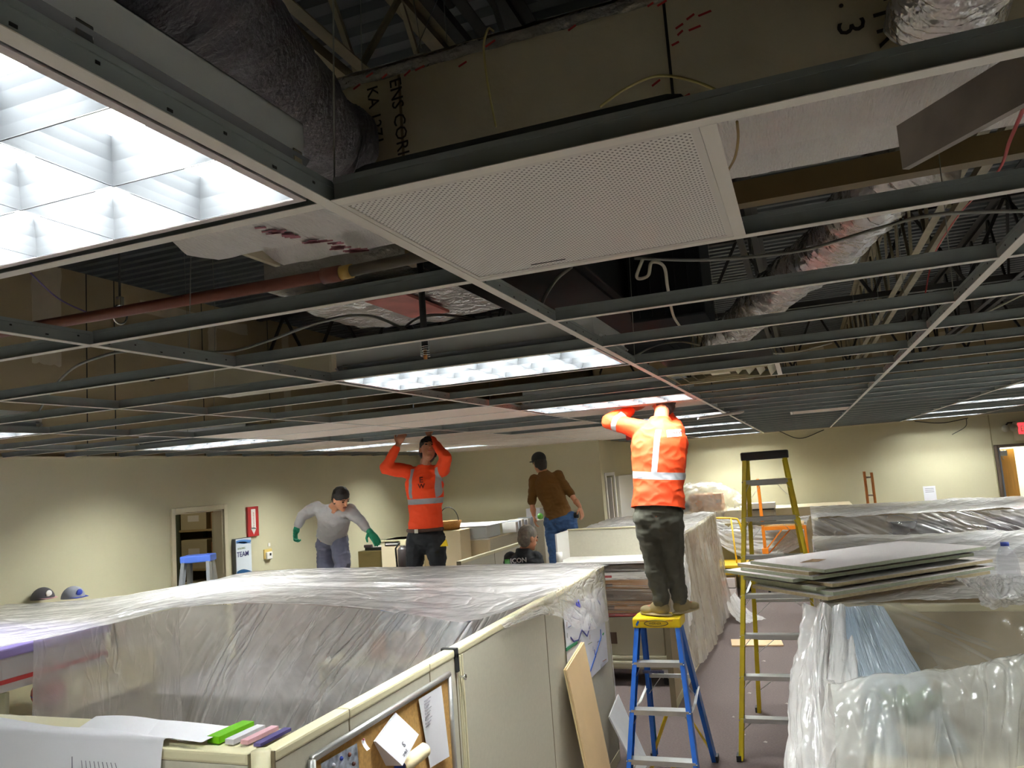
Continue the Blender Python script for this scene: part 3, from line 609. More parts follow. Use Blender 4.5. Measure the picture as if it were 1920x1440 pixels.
pa = panel_run('cubicle_panel_line', 'long beige cubicle wall running away from lower centre with a pinboard on its near end', 'y', -.945, .99, 5.18, 1.5, (1.405, 2.04, 2.30, 3.62))
MB().bev((-.985, 2.285, 1.46), (-.905, 2.31, 1.507), .004).box((-.915, 2.285, 1.40), (-.905, 2.31, 1.48)).build('dark_bracket', DARK, pa)
MB().tube([(-.92, 2.33, 1.37), (-.885, 2.33, 1.37)], .006, 8).tube([(-.893, 2.33, 1.37), (-.885, 2.33, 1.37)], .014, 12).build('chrome_knob', CHROME, pa)
for y in (2.325, 2.345, 2.37): MB().bev((-.92, y-.006, .0), (-.914, y+.006, 1.462), .002).build('post_rib', CAP, pa)
pb = panel_run('cubicle_panel_line', 'beige cubicle wall across the lower left corner with drawings hanging over it', 'x', .975, -4.2, -.985, 1.5, (-2.6, -1.385))
MB().tube([(-.958, .975, 0), (-.958, .975, 1.502)], .03, 16).build('corner_post', CAP, pb)
panel_run('cubicle_panel_line', 'cubicle wall at the back of the left-hand plastic tent', 'x', 5.2, -4.6, -.97, 1.48, (-3.4, -2.2), face=mat('panel_mauve', (176, 164, 160), .8))
panel_run('cubicle_panel_line', 'short cubicle wall under the left edge of the plastic tent', 'y', -4.75, 3.9, 5.17, 1.42)
# overhead bin and desk inside
t = thing('overhead_cabinet', (-2, 1.2, 1.17), 'cream overhead cabinet behind the lower left cubicle wall, under the loose papers', 'cabinet')
MB().bev((-3.3, 1.005, 1.17), (-1.02, 1.21, 1.49), .008).build('body', CAP, t)
for k in range(3): MB().bev((-3.28+.75*k, 1.21, 1.19), (-2.56+.75*k, 1.222, 1.47), .004).build('door', BEIGE, t)
t = thing('desk', (-2.6, 4.7, 0), 'grey desk inside the left-hand plastic tent', 'desk'); LAM = mat('grey_laminate', (150, 146, 150), .5)
MB().bev((-4.6, 4.0, .70), (-1.0, 5.16, .735), .006).build('desk_top', LAM, t)
for x in (-4.55, -2.7, -1.05): MB().bev((x, 4.1, 0), (x+.03, 5.1, .7), .003).build('side_panel', CAP, t)
t = thing('desk_shelf', (-2.5, 4.4, .735), 'grey shelf riser on the desk behind the plastic curtain', 'shelf')
MB().bev((-3.0, 4.15, .93), (-1.7, 4.5, .95), .003).build('shelf_board', CAP, t); MB().box((-2.98, 4.18, .735), (-2.95, 4.48, .93)).box((-1.75, 4.18, .735), (-1.72, 4.48, .93)).build('shelf_leg', CAP, t)
def picture(x, y, z, w, h, m, lab):
    t = thing('picture_frame', (x+w/2, y, z), lab, 'picture frame'); b = .022
    mb = MB()
    for a, c in [((x, z), (x+w, z+b)), ((x, z+h-b), (x+w, z+h)), ((x, z+b), (x+b, z+h-b)), ((x+w-b, z+b), (x+w, z+h-b))]: mb.bev((a[0], y-.01, a[1]), (c[0], y+.01, c[1]), .003)
    mb.build('frame', m, t); MB().box((x+b, y-.002, z+b), (x+w-b, y+.006, z+h-b)).build('photograph', mat('photo_warm_'+lab[:4], (210, 140, 90) if 'dark' in lab else (150, 90, 70), .5, var=.6, vs=14), t)
p = Yp(690, 1240, 4.25); picture(p.x, 4.25, .951, .19, .23, mat('frame_dark', (70, 46, 30), .4), 'dark-framed orange photograph seen through the plastic curtain')
p = Yp(738, 1240, 4.25); picture(p.x, 4.25, .951, .27, .22, mat('frame_pale', (222, 190, 140), .4), 'pale wood picture frame seen through the plastic curtain')
t = thing('monitor', (-2.35, 4.75, .735), 'pale blue backed monitor behind the plastic curtain', 'monitor')
MB().bev((-2.75, 4.75, .95), (-1.95, 4.8, 1.40), .01).build('casing', mat('monitor_back', (150, 168, 200), .5), t); MB().bev((-2.4, 4.76, .75), (-2.3, 4.79, .96), .004).bev((-2.5, 4.66, .736), (-2.2, 4.88, .75), .004).build('stand', DARK, t)
t = thing('shelf_unit', (-4.3, 2.9, 0), 'open shelf unit under plastic at far left, violet bin on top', 'shelf')
VIO = mat('violet_lid', (156, 142, 206), .5)
MB().bev((-5.3, 2.32, 0), (-3.87, 2.35, 1.22), .004).build('back_panel', mat('panel_olive', (168, 166, 140), .75), t); MB().bev((-5.3, 3.45, 0), (-3.87, 3.48, 1.22), .004).build('side_panel', CAP, t)
for z in (.5, .98): MB().bev((-5.28, 2.35, z), (-3.88, 3.45, z+.02), .003).build('shelf_board', CAP, t)
t = thing('storage_bin', (-4.5, 2.6, 1.22), 'long bin with violet lid and red stripe on the plastic covered shelf unit', 'bin')
MB().bev((-5.2, 2.3, 1.222), (-3.88, 3.05, 1.42), .01).build('bin_body', mat('bin_white', (216, 214, 214), .5), t); MB().bev((-5.22, 2.28, 1.42), (-3.86, 3.07, 1.475), .01).build('lid', VIO, t)
MB().box((-5.2, 2.294, 1.27), (-3.874, 2.3, 1.295)).box((-3.88, 2.3, 1.27), (-3.872, 3.05, 1.295)).build('red_stripe', mat('stripe_red', (206, 70, 70), .5), t)
t = thing('ball', (-4.02, 2.72, 1.0), 'red and blue toy ball behind the plastic at far left', 'ball')
MB().ell((-4.05, 2.75, 1.105), (.1, 0, 0), (0, .1, 0), (0, 0, .1), 20, 12).build('ball_skin', mat('ball_red', (206, 60, 66), .4), t); MB().tube([(-4.05, 2.75, 1.03), (-4.05, 2.75, 1.10)], [.072, .102], 20).build('blue_band', mat('ball_blue', (60, 84, 190), .4), t)
# ------------------------------------------------------------------ left-hand plastic tent
FILM = film('clear_film', (240, 237, 236), opac=.56, su=16); FILM2 = film('milky_film', (246, 243, 242), .80, su=14, sv=3); FILM3 = film('thin_film', (240, 236, 234), .34, streak=.5, su=20, bump=1.)
CURT = film('curtain_film', (242, 239, 238), .54, su=34, sv=1.1, streak=.5, bump=1.)
top = [Zp(x, y, 1.508) for x, y in [(0, 1134), (200, 1120), (380, 1090), (470, 1072), (600, 1066), (800, 1061), (1050, 1056), (1142, 1058)]]
mid = [Zp(x, y, 1.49) for x, y in [(-20, 1172), (180, 1150), (350, 1115), (470, 1100), (620, 1096), (800, 1098), (970, 1096), (1085, 1087)]]
fr = [Zp(x, y, z) for x, y, z in [(-30, 1219, 1.5), (110, 1191, 1.5), (240, 1162, 1.5), (335, 1138, 1.5), (500, 1131, 1.49), (700, 1143, 1.46), (868, 1166, 1.43), (1026, 1118, 1.512)]]
tent = thing('plastic_tent', (-3, 3.5, 0), 'large milky plastic dust sheet tented over the left-hand cubicles', 'plastic sheet')
sheet('roof_sheet', [top, mid, fr], FILM2, None, 220, 90, folds=.016, fu=3.0, fv=9, crinkle=.004, cs=6, seed=1, parent=tent, amp=lambda u, v: .5+.7*math.sin(math.pi*min(1, v*1.05)))
c0 = [Zp(x, y, 1.488) for x, y in [(335, 1139), (420, 1134), (500, 1132), (600, 1136), (700, 1144), (800, 1156), (868, 1166), (940, 1148), (1020, 1122)]]
c1 = [p+V((-.08-.18*k/8, -.05, -.5)) for k, p in enumerate(c0)]; c2 = [p+V((-.15-.45*k/8, -.10, -1.3)) for k, p in enumerate(c0)]
sheet('hanging_curtain', [c0, c1, c2], CURT, None, 260, 90, folds=.045, fu=16, fv=1.2, crinkle=.006, cs=12, seed=3, skew=.16, parent=tent, amp=lambda u, v: min(1, .15+v*2.2))
l0 = [Zp(x, y, 1.495) for x, y in [(62, 1201), (150, 1182), (240, 1162), (335, 1139)]]
l1 = [p+V((.02+.05*math.sin(k), -.02, -.45)) for k, p in enumerate(l0)]; l2 = [p+V((.05, -.05, -1.25)) for p in l0]
sheet('side_sheet', [l0, l1, l2], FILM, None, 120, 80, folds=.012, fu=2.0, fv=5, crinkle=.01, cs=5, seed=5, parent=tent, amp=lambda u, v: .2+v)
e0 = [Zp(-60, 1226, 1.495), Zp(0, 1214, 1.495), Zp(62, 1202, 1.495)]; e0 = [V((-5.2, 2.26, 1.49)), V((-4.5, 2.25, 1.49)), V((-3.86, 2.24, 1.49))]
sheet('end_sheet', [e0, [p+V((0, -.04, -.45)) for p in e0], [p+V((0, -.03, -1.3)) for p in e0]], FILM, None, 80, 60, folds=.015, fu=5, fv=1, crinkle=.006, cs=8, seed=6, parent=tent)
w0 = [Zp(x, y, 1.514) for x, y in [(905, 1166), (960, 1146), (1028, 1116), (1090, 1085), (1142, 1060)]]; w0 = [V((-.915, p.y, 1.512)) for p in w0]
w1 = [p+V((.012, 0, z)) for p, z in zip(w0, (-.02, -.03, -.06, -.18, -.2))]; w2 = [p+V((.03, 0, z)) for p, z in zip(w0, (-.03, -.05, -.12, -.36, -.42))]
sheet('overhang', [w0, w1, w2], film('white_film', (238, 234, 232), .42, su=9, sv=2), None, 120, 40, folds=.012, fu=7, fv=1.5, crinkle=.002, cs=9, seed=8, parent=tent, amp=lambda u, v: .2+v)
x0 = [V((p.x, 5.215, 1.5)) for p in [V((-4.7, 0, 0)), V((-3.4, 0, 0)), V((-2.1, 0, 0)), V((-.93, 0, 0))]]
sheet('back_sheet', [x0, [p+V((0, .05, -.6)) for p in x0], [p+V((0, .08, -1.4)) for p in x0]], FILM, None, 90, 40, folds=.02, fu=10, crinkle=.006, seed=9, parent=tent)
# ------------------------------------------------------------------ papers, folders
SK = mat('pencil_line', (120, 118, 130), .8)
g0 = [V((-3.6, 1.12, 1.53)), V((-2.6, 1.10, 1.53)), Zp(100, 1360, 1.53), Zp(225, 1368, 1.53), Zp(345, 1390, 1.525)]
t = thing('building_plan', (-2, .93, 1.3), 'large white construction drawing hanging over the lower left cubicle wall', 'paper')
g1 = [V((p.x, .940, 1.528)) for p in g0]; g1[-1].x = -1.30; g1[-2].x = -1.6; g2 = [V((p.x, .918, 1.36)) for p in g1]; g3 = [V((p.x, .92, 1.0)) for p in g1]
f = patch([g0, g1, g2, g3]); g = MB().grid(lambda u, v: f(min(u, .999), min(v, .999))+V((0, -.004*math.sin(u*13)*v, .003*noise.noise(V((u*9, v*5, 0))))), 60, 50); g.open = True; g.build('sheet', PAPER, t)
for k in range(9): MB().bar((-1.62+.018*k, .912, 1.46), (-1.61+.02*k, .910, 1.40), .0015, .0015).build('drawn_line', SK, t)
for (a, b) in [((-1.62, 1.395), (-1.44, 1.395)), ((-1.66, 1.47), (-1.66, 1.15)), ((-1.9, 1.33), (-1.68, 1.33)), ((-1.9, 1.33), (-1.9, 1.2)), ((-1.9, 1.30), (-1.68, 1.30))]: MB().bar((a[0], .911, a[1]), (b[0], .911, b[1]), .002, .002).build('drawn_line', SK, t)
text('5', .03, (-1.42, .911, 1.34), (1, 0, 0), (0, 0, 1), SK, t, 'plan_number')
def curl(nm, px, zz, lab, lift=.03, sd=0):
    a, b, c, d = [Zp(x, y, zz) for x, y in px]                        # back-left, back-right, front-right, front-left
    f = lambda u, v: (a*(1-u)+b*u)*(1-v)+(d*(1-u)+c*u)*v+V((0, 0, lift*(math.sin(u*3.1+sd)*.4+.3*v*u+.2)))
    g = MB().grid(f, 24, 16); g.open = True; o = g.build(nm, PAPER); return tag(o, lab, 'paper')
curl('building_plan', [(180, 1345), (300, 1352), (270, 1392), (140, 1372)], 1.518, 'white plan sheet curling up behind the hanging drawing', .02)
curl('letter_sheet', [(300, 1352), (440, 1362), (378, 1393), (255, 1380)], 1.516, 'printed letter sheet lying on the overhead cabinet beside the green folder', .008, 1)
def folder(p, q, w, m, lab, z=1.496, nm='folder', h=.012, dz=.0):
    a, b = Zp(*p, z), Zp(*q, z); d = (b-a); s = V((d.y, -d.x, 0)).normalized()
    return tag(MB().obox((a+b)/2+V((0, 0, h/2+dz)), d/2, s*w/2, (0, 0, h/2)).build(nm, m), lab, nm.replace('_', ' '))
folder((400, 1394), (466, 1364), .05, mat('lime_plastic', (112, 190, 24), .3), 'lime green plastic folder lying on the cabinet behind the corner post', h=.022)
folder((430, 1396), (490, 1368), .035, mat('white_folder', (214, 212, 216), .5), 'white folder just right of the lime green one', h=.016)
folder((458, 1396), (516, 1368), .03, mat('pink_folder', (206, 160, 170), .5), 'pale pink edged folder between white and violet folders', h=.013)
folder((482, 1400), (540, 1370), .028, mat('violet_folder', (84, 74, 130), .5), 'violet folder closest to the long cubicle wall cap', h=.01)
# ------------------------------------------------------------------ pinboard and what is pinned to it
CORK = mat('cork', (196, 152, 88), .85, var=.16, vs=70)
t = thing('pinboard', (-.91, 1.68, .6), 'aluminium framed cork pinboard on the near end of the long cubicle wall', 'pinboard')
ya, yb, zt = 1.16, 2.2, 1.415; MB().box((-.919, ya, .75), (-.911, yb, zt-.01)).build('cork', CORK, t)
MB().tube([(-.908, ya, zt), (-.908, yb, zt)], .013, 12).build('frame_rail', ALU, t); MB().tube([(-.908, ya, zt), (-.908, ya, .75)], .013, 12).build('frame_rail', ALU, t); MB().tube([(-.908, yb, zt), (-.908, yb, .75)], .013, 12).build('frame_rail', ALU, t)
def xq(px): return [Xp(x, y, -.905) for x, y in px]
a = xq([(783, 1311), (826, 1285), (838, 1418), (805, 1440)]); g = MB().grid(lambda u, v: (a[0]*(1-u)+a[1]*u)*(1-v)+(a[3]*(1-u)+a[2]*u)*v+V((.004+.008*u*v, 0, 0)), 12, 14); g.open = True
t = thing('handwritten_page', a[3], 'faint handwritten white page pinned at the right end of the pinboard', 'paper'); g.build('sheet', PAPER, t)
for k in range(9):
    p = a[0]*.8+a[1]*.2+V((.008, 0, -.02-.013*k)); MB().bar(p, p+V((0, .06-.01*(k % 3), .002)), .0015, .0015).build('ink_line', SK, t)
c = xq([(700, 1390), (740, 1336), (760, 1376), (726, 1434)])
t = thing('folded_card', c[3], 'white folded card with a dark squiggle sticking out of the pinboard', 'card')
n0 = V((.05, 0, 0)); MB().add([c[0]+n0*.2, c[1]+n0*.1, c[2]+n0*1.2, c[3]+n0*1.3], [(0, 1, 2, 3)]).build('front_leaf', PAPER, t); MB().add([c[0], c[1], c[1]+n0*.1, c[0]+n0*.2, c[3]-V((0, .01, 0)), c[3]+n0*1.3], [(0, 1, 2, 3), (0, 3, 5, 4)]).build('back_leaf', PAPER, t)
xd = (c[2]+n0*1.2-c[3]-n0*1.3).normalized(); yd = (c[0]+n0*.2-c[3]-n0*1.3); yd = (yd-xd*yd.dot(xd)).normalized(); nn = xd.cross(yd); off = nn*(.0015 if nn.x > 0 else -.0015)
text('S', .03, c[3]+n0*1.3+xd*.06+yd*.03+off, xd, yd, SK, t, 'card_squiggle'); text('SMILE', .014, c[3]+n0*1.3+xd*.03+yd*.012+off, xd, yd, SK, t, 'card_word')
c = xq([(762, 1408), (800, 1388), (792, 1440), (765, 1440)])
t = thing('rolled_note', c[3], 'cream note curling forward from the pinboard below the folded card', 'paper')
def roll(u, v): p = Xp(745, 1425, -.9)*(1-u)+Xp(790, 1392, -.9)*u; th = v*2.4; return p+V((.035*math.sin(th)+.005, 0, -.03*(1-math.cos(th))))
g = MB().grid(roll, 8, 14); g.open = True; g.build('sheet', mat('cream_paper', (232, 216, 176), .8), t)
c = xq([(600, 1432), (668, 1393), (672, 1440), (604, 1465)]); t = thing('photo_collage', c[3], 'group photograph print at the left end of the pinboard', 'photograph')
MB().add([p+V((.003, 0, 0)) for p in c], [(0, 1, 2, 3)]).build('print', mat('photo_print', (150, 156, 170), .4, var=.7, vs=30), t)
for k, (x, y, col) in enumerate([(640, 1422, (60, 80, 170)), (655, 1415, (130, 70, 50)), (625, 1435, (190, 190, 200)), (663, 1432, (90, 50, 40))]):
    p = Xp(x, y, -.9); MB().sph(p, .0075).build('printed_figure', mat('fig%d' % k, col, .6), t)
t = thing('small_tag', Xp(682, 1400, -.9), 'small curled white label pinned beside the photograph on the pinboard', 'label'); a_ = Xp(676, 1388, -.9)
g = MB().grid(lambda u, v: a_+V((.004+.02*v*v, .022*u, -.035*v)), 6, 8); g.open = True; g.build('tag_paper', PAPER, t); MB().sph(a_+V((.006, .01, .0)), .004).build('pink_pin', mat('pink_pin', (226, 110, 130), .4), t)
tag(MB().bev(Xp(738, 1430, -.905), Xp(762, 1452, -.895), .002).build('blue_card', mat('blue_card', (20, 60, 170), .5)), 'bright blue card at the bottom of the pinboard', 'card')
# flip-chart page on the end panel
t = thing('flip_chart_page', (-.912, 4.3, .78), 'flip chart page with coloured marker lines on the far end of the long cubicle wall', 'paper')
P = [Xp(x, y, -.914) for x, y in [(1056, 1150), (1128, 1105), (1138, 1252), (1108, 1285)]]; P[3] = Xp(1062, 1300, -.914)
Y_a, Y_b = P[0].y, P[1].y; zt_, zb_ = 1.36, .79
g = MB().grid(lambda u, v: V((-.912+.003*math.sin(u*8), Y_a+(Y_b-Y_a)*u, zt_+(zb_-zt_)*v)), 20, 20); g.open = True; g.build('sheet', PAPER, t)
def stroke(pts, w, col):
    q = [Xp(x, y, -.907) for x, y in pts]; mb = MB()
    for i in range(len(q)-1): mb.bar(q[i], q[i+1], w, w*.3, up=(1, 0, 0))
    mb.build('marker_stroke', mat('marker_%d_%d_%d' % col, col, .6), t)
stroke([(1070, 1195), (1076, 1203), (1085, 1200), (1091, 1181), (1101, 1193), (1108, 1168)], .010, (54, 50, 130)); stroke([(1100, 1235), (1106, 1262), (1117, 1228), (1127, 1195), (1126, 1180)], .011, (40, 90, 180)); stroke([(1114, 1218), (1117, 1232)], .008, (70, 60, 150))
stroke([(1062, 1218), (1076, 1208), (1082, 1204)], .02, (24, 120, 84)); stroke([(1108, 1170), (1110, 1160)], .006, (60, 150, 110)); stroke([(1130, 1190), (1132, 1187)], .012, (40, 140, 80))
stroke([(1084, 1126), (1088, 1140), (1080, 1132)], .02, (90, 90, 190)); stroke([(1122, 1126), (1126, 1133)], .012, (90, 90, 190)); stroke([(1075, 1157), (1081, 1162)], .012, (110, 100, 180))
for k, (x, y) in enumerate([(1063, 1166), (1066, 1176), (1064, 1187), (1080, 1168), (1094, 1165), (1103, 1208), (1106, 1190), (1120, 1204), (1127, 1245), (1130, 1240), (1112, 1212), (1118, 1165)]):
    stroke([(x, y), (x+7, y-4)] if k % 2 else [(x, y), (x, y+9)], .004, [(190, 110, 80), (70, 80, 150), (110, 130, 80)][k % 3])
# ------------------------------------------------------------------ boards leaning on the wall
def lean(name, A_, B_, C_, D_, th, m, lab):
    A_, B_, C_, D_ = [V(q) for q in (A_, B_, C_, D_)]; n = (B_-A_).cross(D_-A_).normalized()*th
    return tag(MB().add([A_, B_, C_, D_, A_+n, B_+n, C_+n, D_+n], [(0, 1, 2, 3), (7, 6, 5, 4), (0, 4, 5, 1), (1, 5, 6, 2), (2, 6, 7, 3), (3, 7, 4, 0)]).build(name, m), lab, 'board')
PLY = mat('plywood', (214, 182, 138), .6, var=.06, vs=4)
ax, bx_ = Xp(1060, 1258, -.86), Xp(1092, 1206, -.86)
for k in range(2):
    o = .014*k
    lean('leaning_board', (-.74+o, 3.82, 0), (-.74+o, 4.26, 0), (-.893+o, 4.26, 1.10), (-.893+o, 3.82, 1.025), .011, PLY if k else mat('plywood_edge', (226, 200, 150), .6),
         'tan wallboard sheet leaning on the long cubicle wall, front one of the pair' if k else 'tan wallboard sheet leaning on the long cubicle wall, rear one of the pair')
bt = Xp(1177, 1297, -.86)
lean('leaning_board', (-.70, 4.83, 0), (-.70, 5.16, 0), (-.895, 5.16, .50), (-.895, 4.83, .43), .012, mat('white_board', (206, 204, 204), .6, var=.05, vs=6), 'shorter white wallboard leaning between the tan boards and the blue ladder')
# ------------------------------------------------------------------ ladders
def ladder(name, loc, h, wt, wb, fy, by, n, railm, capm, lab, cat='ladder', rz=0, rails=(.075, .028), rear=None, hr=4):
    X_, Y_ = loc[0], loc[1]; z0 = loc[2] if len(loc) > 2 else 0
    t = thing(name, (X_, Y_, z0), lab, cat); Zt = h-.07; rw = rear or wb*.92
    R = Matrix.Rotation(rz, 3, 'Z')
    def P(x, y, z): return R @ V((x, y, 0)) + V((X_, Y_, z0+z))
    def rail(s, y0, y1, w0, w1, nm='rail', front=True):
        a, b = P(s*w0/2, y0, .0), P(s*w1/2, y1, Zt); d = (b-a).normalized(); sd = R @ V((1, 0, 0)); dp = d.cross(sd).normalized()
        mb = MB(); W, T = rails
        mb.obox((a+b)/2, (b-a)/2, dp*W/2, sd*.0035)                          # channel web and two flanges
        for q in (-1, 1): mb.obox((a+b)/2+dp*q*(W/2-.002)-sd*s*T/2, (b-a)/2, dp*.002, sd*T/2)
        mb.build(nm, railm, t)
        MB().obox(a+V((0, 0, .022)), R @ V((.018, 0, 0)), R @ V((0, .042, 0)), (0, 0, .022)).build('foot', DARK, t)
    for s in (-1, 1): rail(s, fy, -.07, wb, wt, 'front_rail'); rail(s, by, .07, rw, wt*.93, 'rear_rail')
    for k in range(1, n+1):
        z = k*.2985; 
        if z > Zt-.12: break
        u = z/Zt; y = fy+(-.07-fy)*u; w = (wb+(wt-wb)*u)/2-.006
        mb = MB(); c = P(0, y, z); ex = R @ V((w, 0, 0)); ey = R @ V((0, .042, 0))
        mb.obox(c, ex, ey, (0, 0, .002)).obox(c-ey-V((0, 0, .014)), ex, R @ V((0, .0015, 0)), (0, 0, .016)).obox(c+ey-V((0, 0, .014)), ex, R @ V((0, .0015, 0)), (0, 0, .016)); mb.build('step', ALU, t)
        for s in (-1, 1): MB().bar(P(s*w*.98, y, z-.10), P(s*w*.72, y, z-.012), .018, .004, m=0).build('step_brace', ALU, t)
        for s in (-1, 1): MB().sph(P(s*(w+.008), y-.045, z-.01), .006).build('rivet', CHROME, t)
    for k in range(1, hr+1):
        z = k*Zt/(hr+.6)
        u = z/Zt; y = by+(.07-by)*u; w = (rw+(wt*.93-rw)*u)/2-.004
        MB().obox(P(0, y, z), R @ V((w, 0, 0)), R @ V((0, .012, 0)), (0, 0, .013)).build('rear_brace', ALU, t)
        MB().bar(P(-w*.95, y, z-.13), P(-w*.4, y, z-.01), .016, .004).build('diagonal_brace', ALU, t); MB().bar(P(w*.95, y, z-.13), P(w*.4, y, z-.01), .016, .004).build('diagonal_brace', ALU, t)
    for s in (-1, 1):
        z = Zt*.52; u = z/Zt; a = P(s*(wb+(wt-wb)*u)/2, fy+(-.07-fy)*u, z); b = P(s*(rw+(wt*.93-rw)*u)/2, by+(.07-by)*u, z+.03); m_ = (a+b)/2-V((0, 0, .03))
        MB().bar(a, m_, .02, .004).bar(m_, b, .02, .004).build('spreader', ALU, t)
    cp = MB().bev((-wt/2-.015, -.115, 0), (wt/2+.015, .115, .07), .012); cp.v = [R @ V((p.x, p.y, 0)) + V((X_, Y_, z0+h-.07+p.z)) for p in cp.v]; cp.build('top_cap', capm, t)
    return t, P
YEL = mat('cap_yellow', (236, 200, 20), .4); BLU = mat('rail_blue', (26, 96, 190), .4, var=.05, vs=20); YR = mat('rail_yellow', (194, 170, 30), .45, var=.08, vs=10)
HB = 1.19
t, P = ladder('step_ladder', (-.43, 4.74), HB, .315, .52, -.42, .53, 3, BLU, YEL, 'blue step ladder with yellow top, orange worker standing on it', hr=1)
for s in (-1, 1):
    MB().bar(P(s*.24, -.40, .06), P(s*.06, -.33, .265), .035, .008, m=0).build('yellow_gusset', YEL, t); MB().bar(P(s*.225, .49, .06), P(s*.07, .38, .40), .035, .008).build('yellow_gusset', YEL, t)
ov = MB().tube([P(.085*math.cos(a), -.117, HB-.036+.020*math.sin(a)) for a in [k*math.pi/12 for k in range(25)]], .0022, 6); ov.build('oval_emblem', BLACK, t)
text('WERNER', .022, P(-.052, -.1175, HB-.044), (1, 0, 0), (0, 0, 1), BLACK, t, 'emblem_word')
MB().bev(P(-.12, -.1172, HB-.02), P(-.06, -.1165, HB-.016), .0003).bev(P(.07, -.1172, HB-.02), P(.12, -.1165, HB-.016), .0003).build('red_print', RED, t)
MB().box(P(-.075, -.355-.0, .868), P(.07, -.353, .888)).build('step_label', mat('step_label', (60, 62, 90), .5, var=.5, vs=60), t)
MB().obox(P(-.135, -.117, HB-.035), (.010, 0, .014), (0, .0012, 0), (-.004, 0, .007)).build('blue_scuff', BLU, t)
t, P = ladder('step_ladder', (.378, 5.86), 2.325, .35, .80, -.55, .66, 7, YR, mat('cap_black', (30, 26, 26), .5), 'tall yellow step ladder with black top in the right aisle', rear=.66, rails=(.085, .03), hr=6)
HS = 1.0
t, P = ladder('step_ladder', (-2.72, 5.74), HS, .30, .5, -.32, .4, 2, mat('rail_orange', (214, 110, 30), .45), YEL, 'low ladder hidden behind the plastic tent, orange long-sleeved worker standing on it', hr=1)
ap = Zp(372, 1042, 1.72); AL2 = mat('ladder_alu', (186, 188, 194), .35, .7, var=.05, vs=6)
t, P = ladder('step_ladder', (-5.24, 5.41), Xp(372, 1040, -5.25).z, .27, .50, -.38, .40, 4, AL2, mat('cap_blue', (84, 118, 214), .45), 'aluminium step ladder with blue top in front of the storage doorway', rz=.45, rails=(.09, .03), hr=3)
# ------------------------------------------------------------------ things on the left wall
t = thing('fire_extinguisher_sign', (X0+.01, 6.86, 1.76), 'red vertical fire extinguisher arrow sign on the left wall', 'sign'); q = [Xp(x, y, X0+.02) for x, y in [(463, 951), (483, 949), (485, 1004), (468, 1006)]]
ya, yb, z1, z0 = q[0].y, q[1].y, q[0].z, q[2].z; RS = mat('sign_red', (178, 44, 44), .45)
MB().bev((X0+.002, ya, z0), (X0+.03, yb, z1), .003).build('sign_panel', RS, t); cy = (ya+yb)/2
MB().box((X0+.03, cy-.04, z0+.09), (X0+.032, cy+.04, z1-.03)).build('white_field', WHITE, t); MB().prism([(cy-.05, z0+.1), (cy, z0+.02), (cy+.05, z0+.1)], 'x', X0+.03, X0+.032).build('arrow_head', WHITE, t)
text('FIRE EXTINGUISHER', .021, (X0+.0335, cy+.008, z0+.105), (0, 0, 1), (0, -1, 0), RS, t, 'sign_word')
t = thing('team_poster', (X0+.02, 6.6, 1.36), 'white blue and green poster reading TEAM beside the storage doorway', 'poster'); q = [Xp(x, y, X0+.03) for x, y in [(438, 1011), (468, 1004), (470, 1075)]]
ya, yb, z1, z0 = q[0].y, q[1].y, q[0].z, q[2].z-.02
MB().bev((X0+.002, ya, z0), (X0+.05, yb, z1), .003).build('board', mat('poster_edge', (84, 86, 88), .5), t); MB().box((X0+.05, ya+.012, z0+.01), (X0+.052, yb-.004, z1-.006)).build('print', mat('poster_white', (214, 220, 226), .5), t)
W_ = yb-ya
def wave(z_, amp, h_, m, nm):
    g = MB().grid(lambda u, v: V((X0+.0535, ya+.014+(W_-.02)*u, z_+amp*math.sin(u*3.2+.5)-h_*v*(.4+.6*math.sin(u*3.1)))), 16, 3); g.open = True; g.build(nm, m, t)
wave(z1-.03, .012, .05, mat('wave_blue', (86, 136, 200), .5), 'wave_stripe'); wave(z1-.06, .02, .02, mat('wave_pale', (150, 190, 226), .5), 'wave_stripe'); wave(z0+.06, .03, .07, mat('wave_deep', (30, 84, 130), .5), 'wave_stripe'); wave(z0+.03, -.015, .03, mat('wave_green', (60, 130, 96), .5), 'wave_stripe')
text('TEAM', .082, (X0+.054, ya+.02, z0+.24), (0, 1, 0), (0, 0, 1), mat('poster_ink', (56, 52, 110), .5), t, 'poster_word', bold=.001); text('BUILDING', .03, (X0+.054, ya+.035, z0+.325), (0, 1, 0), (0, 0, 1), mat('poster_olive', (110, 130, 70), .5), t, 'poster_word')
t = thing('thermostat', (X0, 7.1, 1.46), 'cream wall thermostat with a dark display right of the poster', 'thermostat'); p = Xp(503, 1040, X0+.02)
MB().bev((X0+.002, p.y-.07, p.z-.05), (X0+.02, p.y+.075, p.z+.07), .004).build('back_plate', mat('yellowed_plastic', (214, 186, 110), .5), t); MB().bev((X0+.02, p.y-.055, p.z-.055), (X0+.05, p.y+.05, p.z+.035), .01).build('body', WHITE, t); MB().box((X0+.05, p.y-.01, p.z-.012), (X0+.052, p.y+.02, p.z+.018)).build('display', BLACK, t)
tag(MB().bev((X0+.002, p.y+.02, p.z+.1), (X0+.01, p.y+.06, p.z+.14), .002).build('wall_label', WHITE), 'tiny white label above the thermostat', 'label')
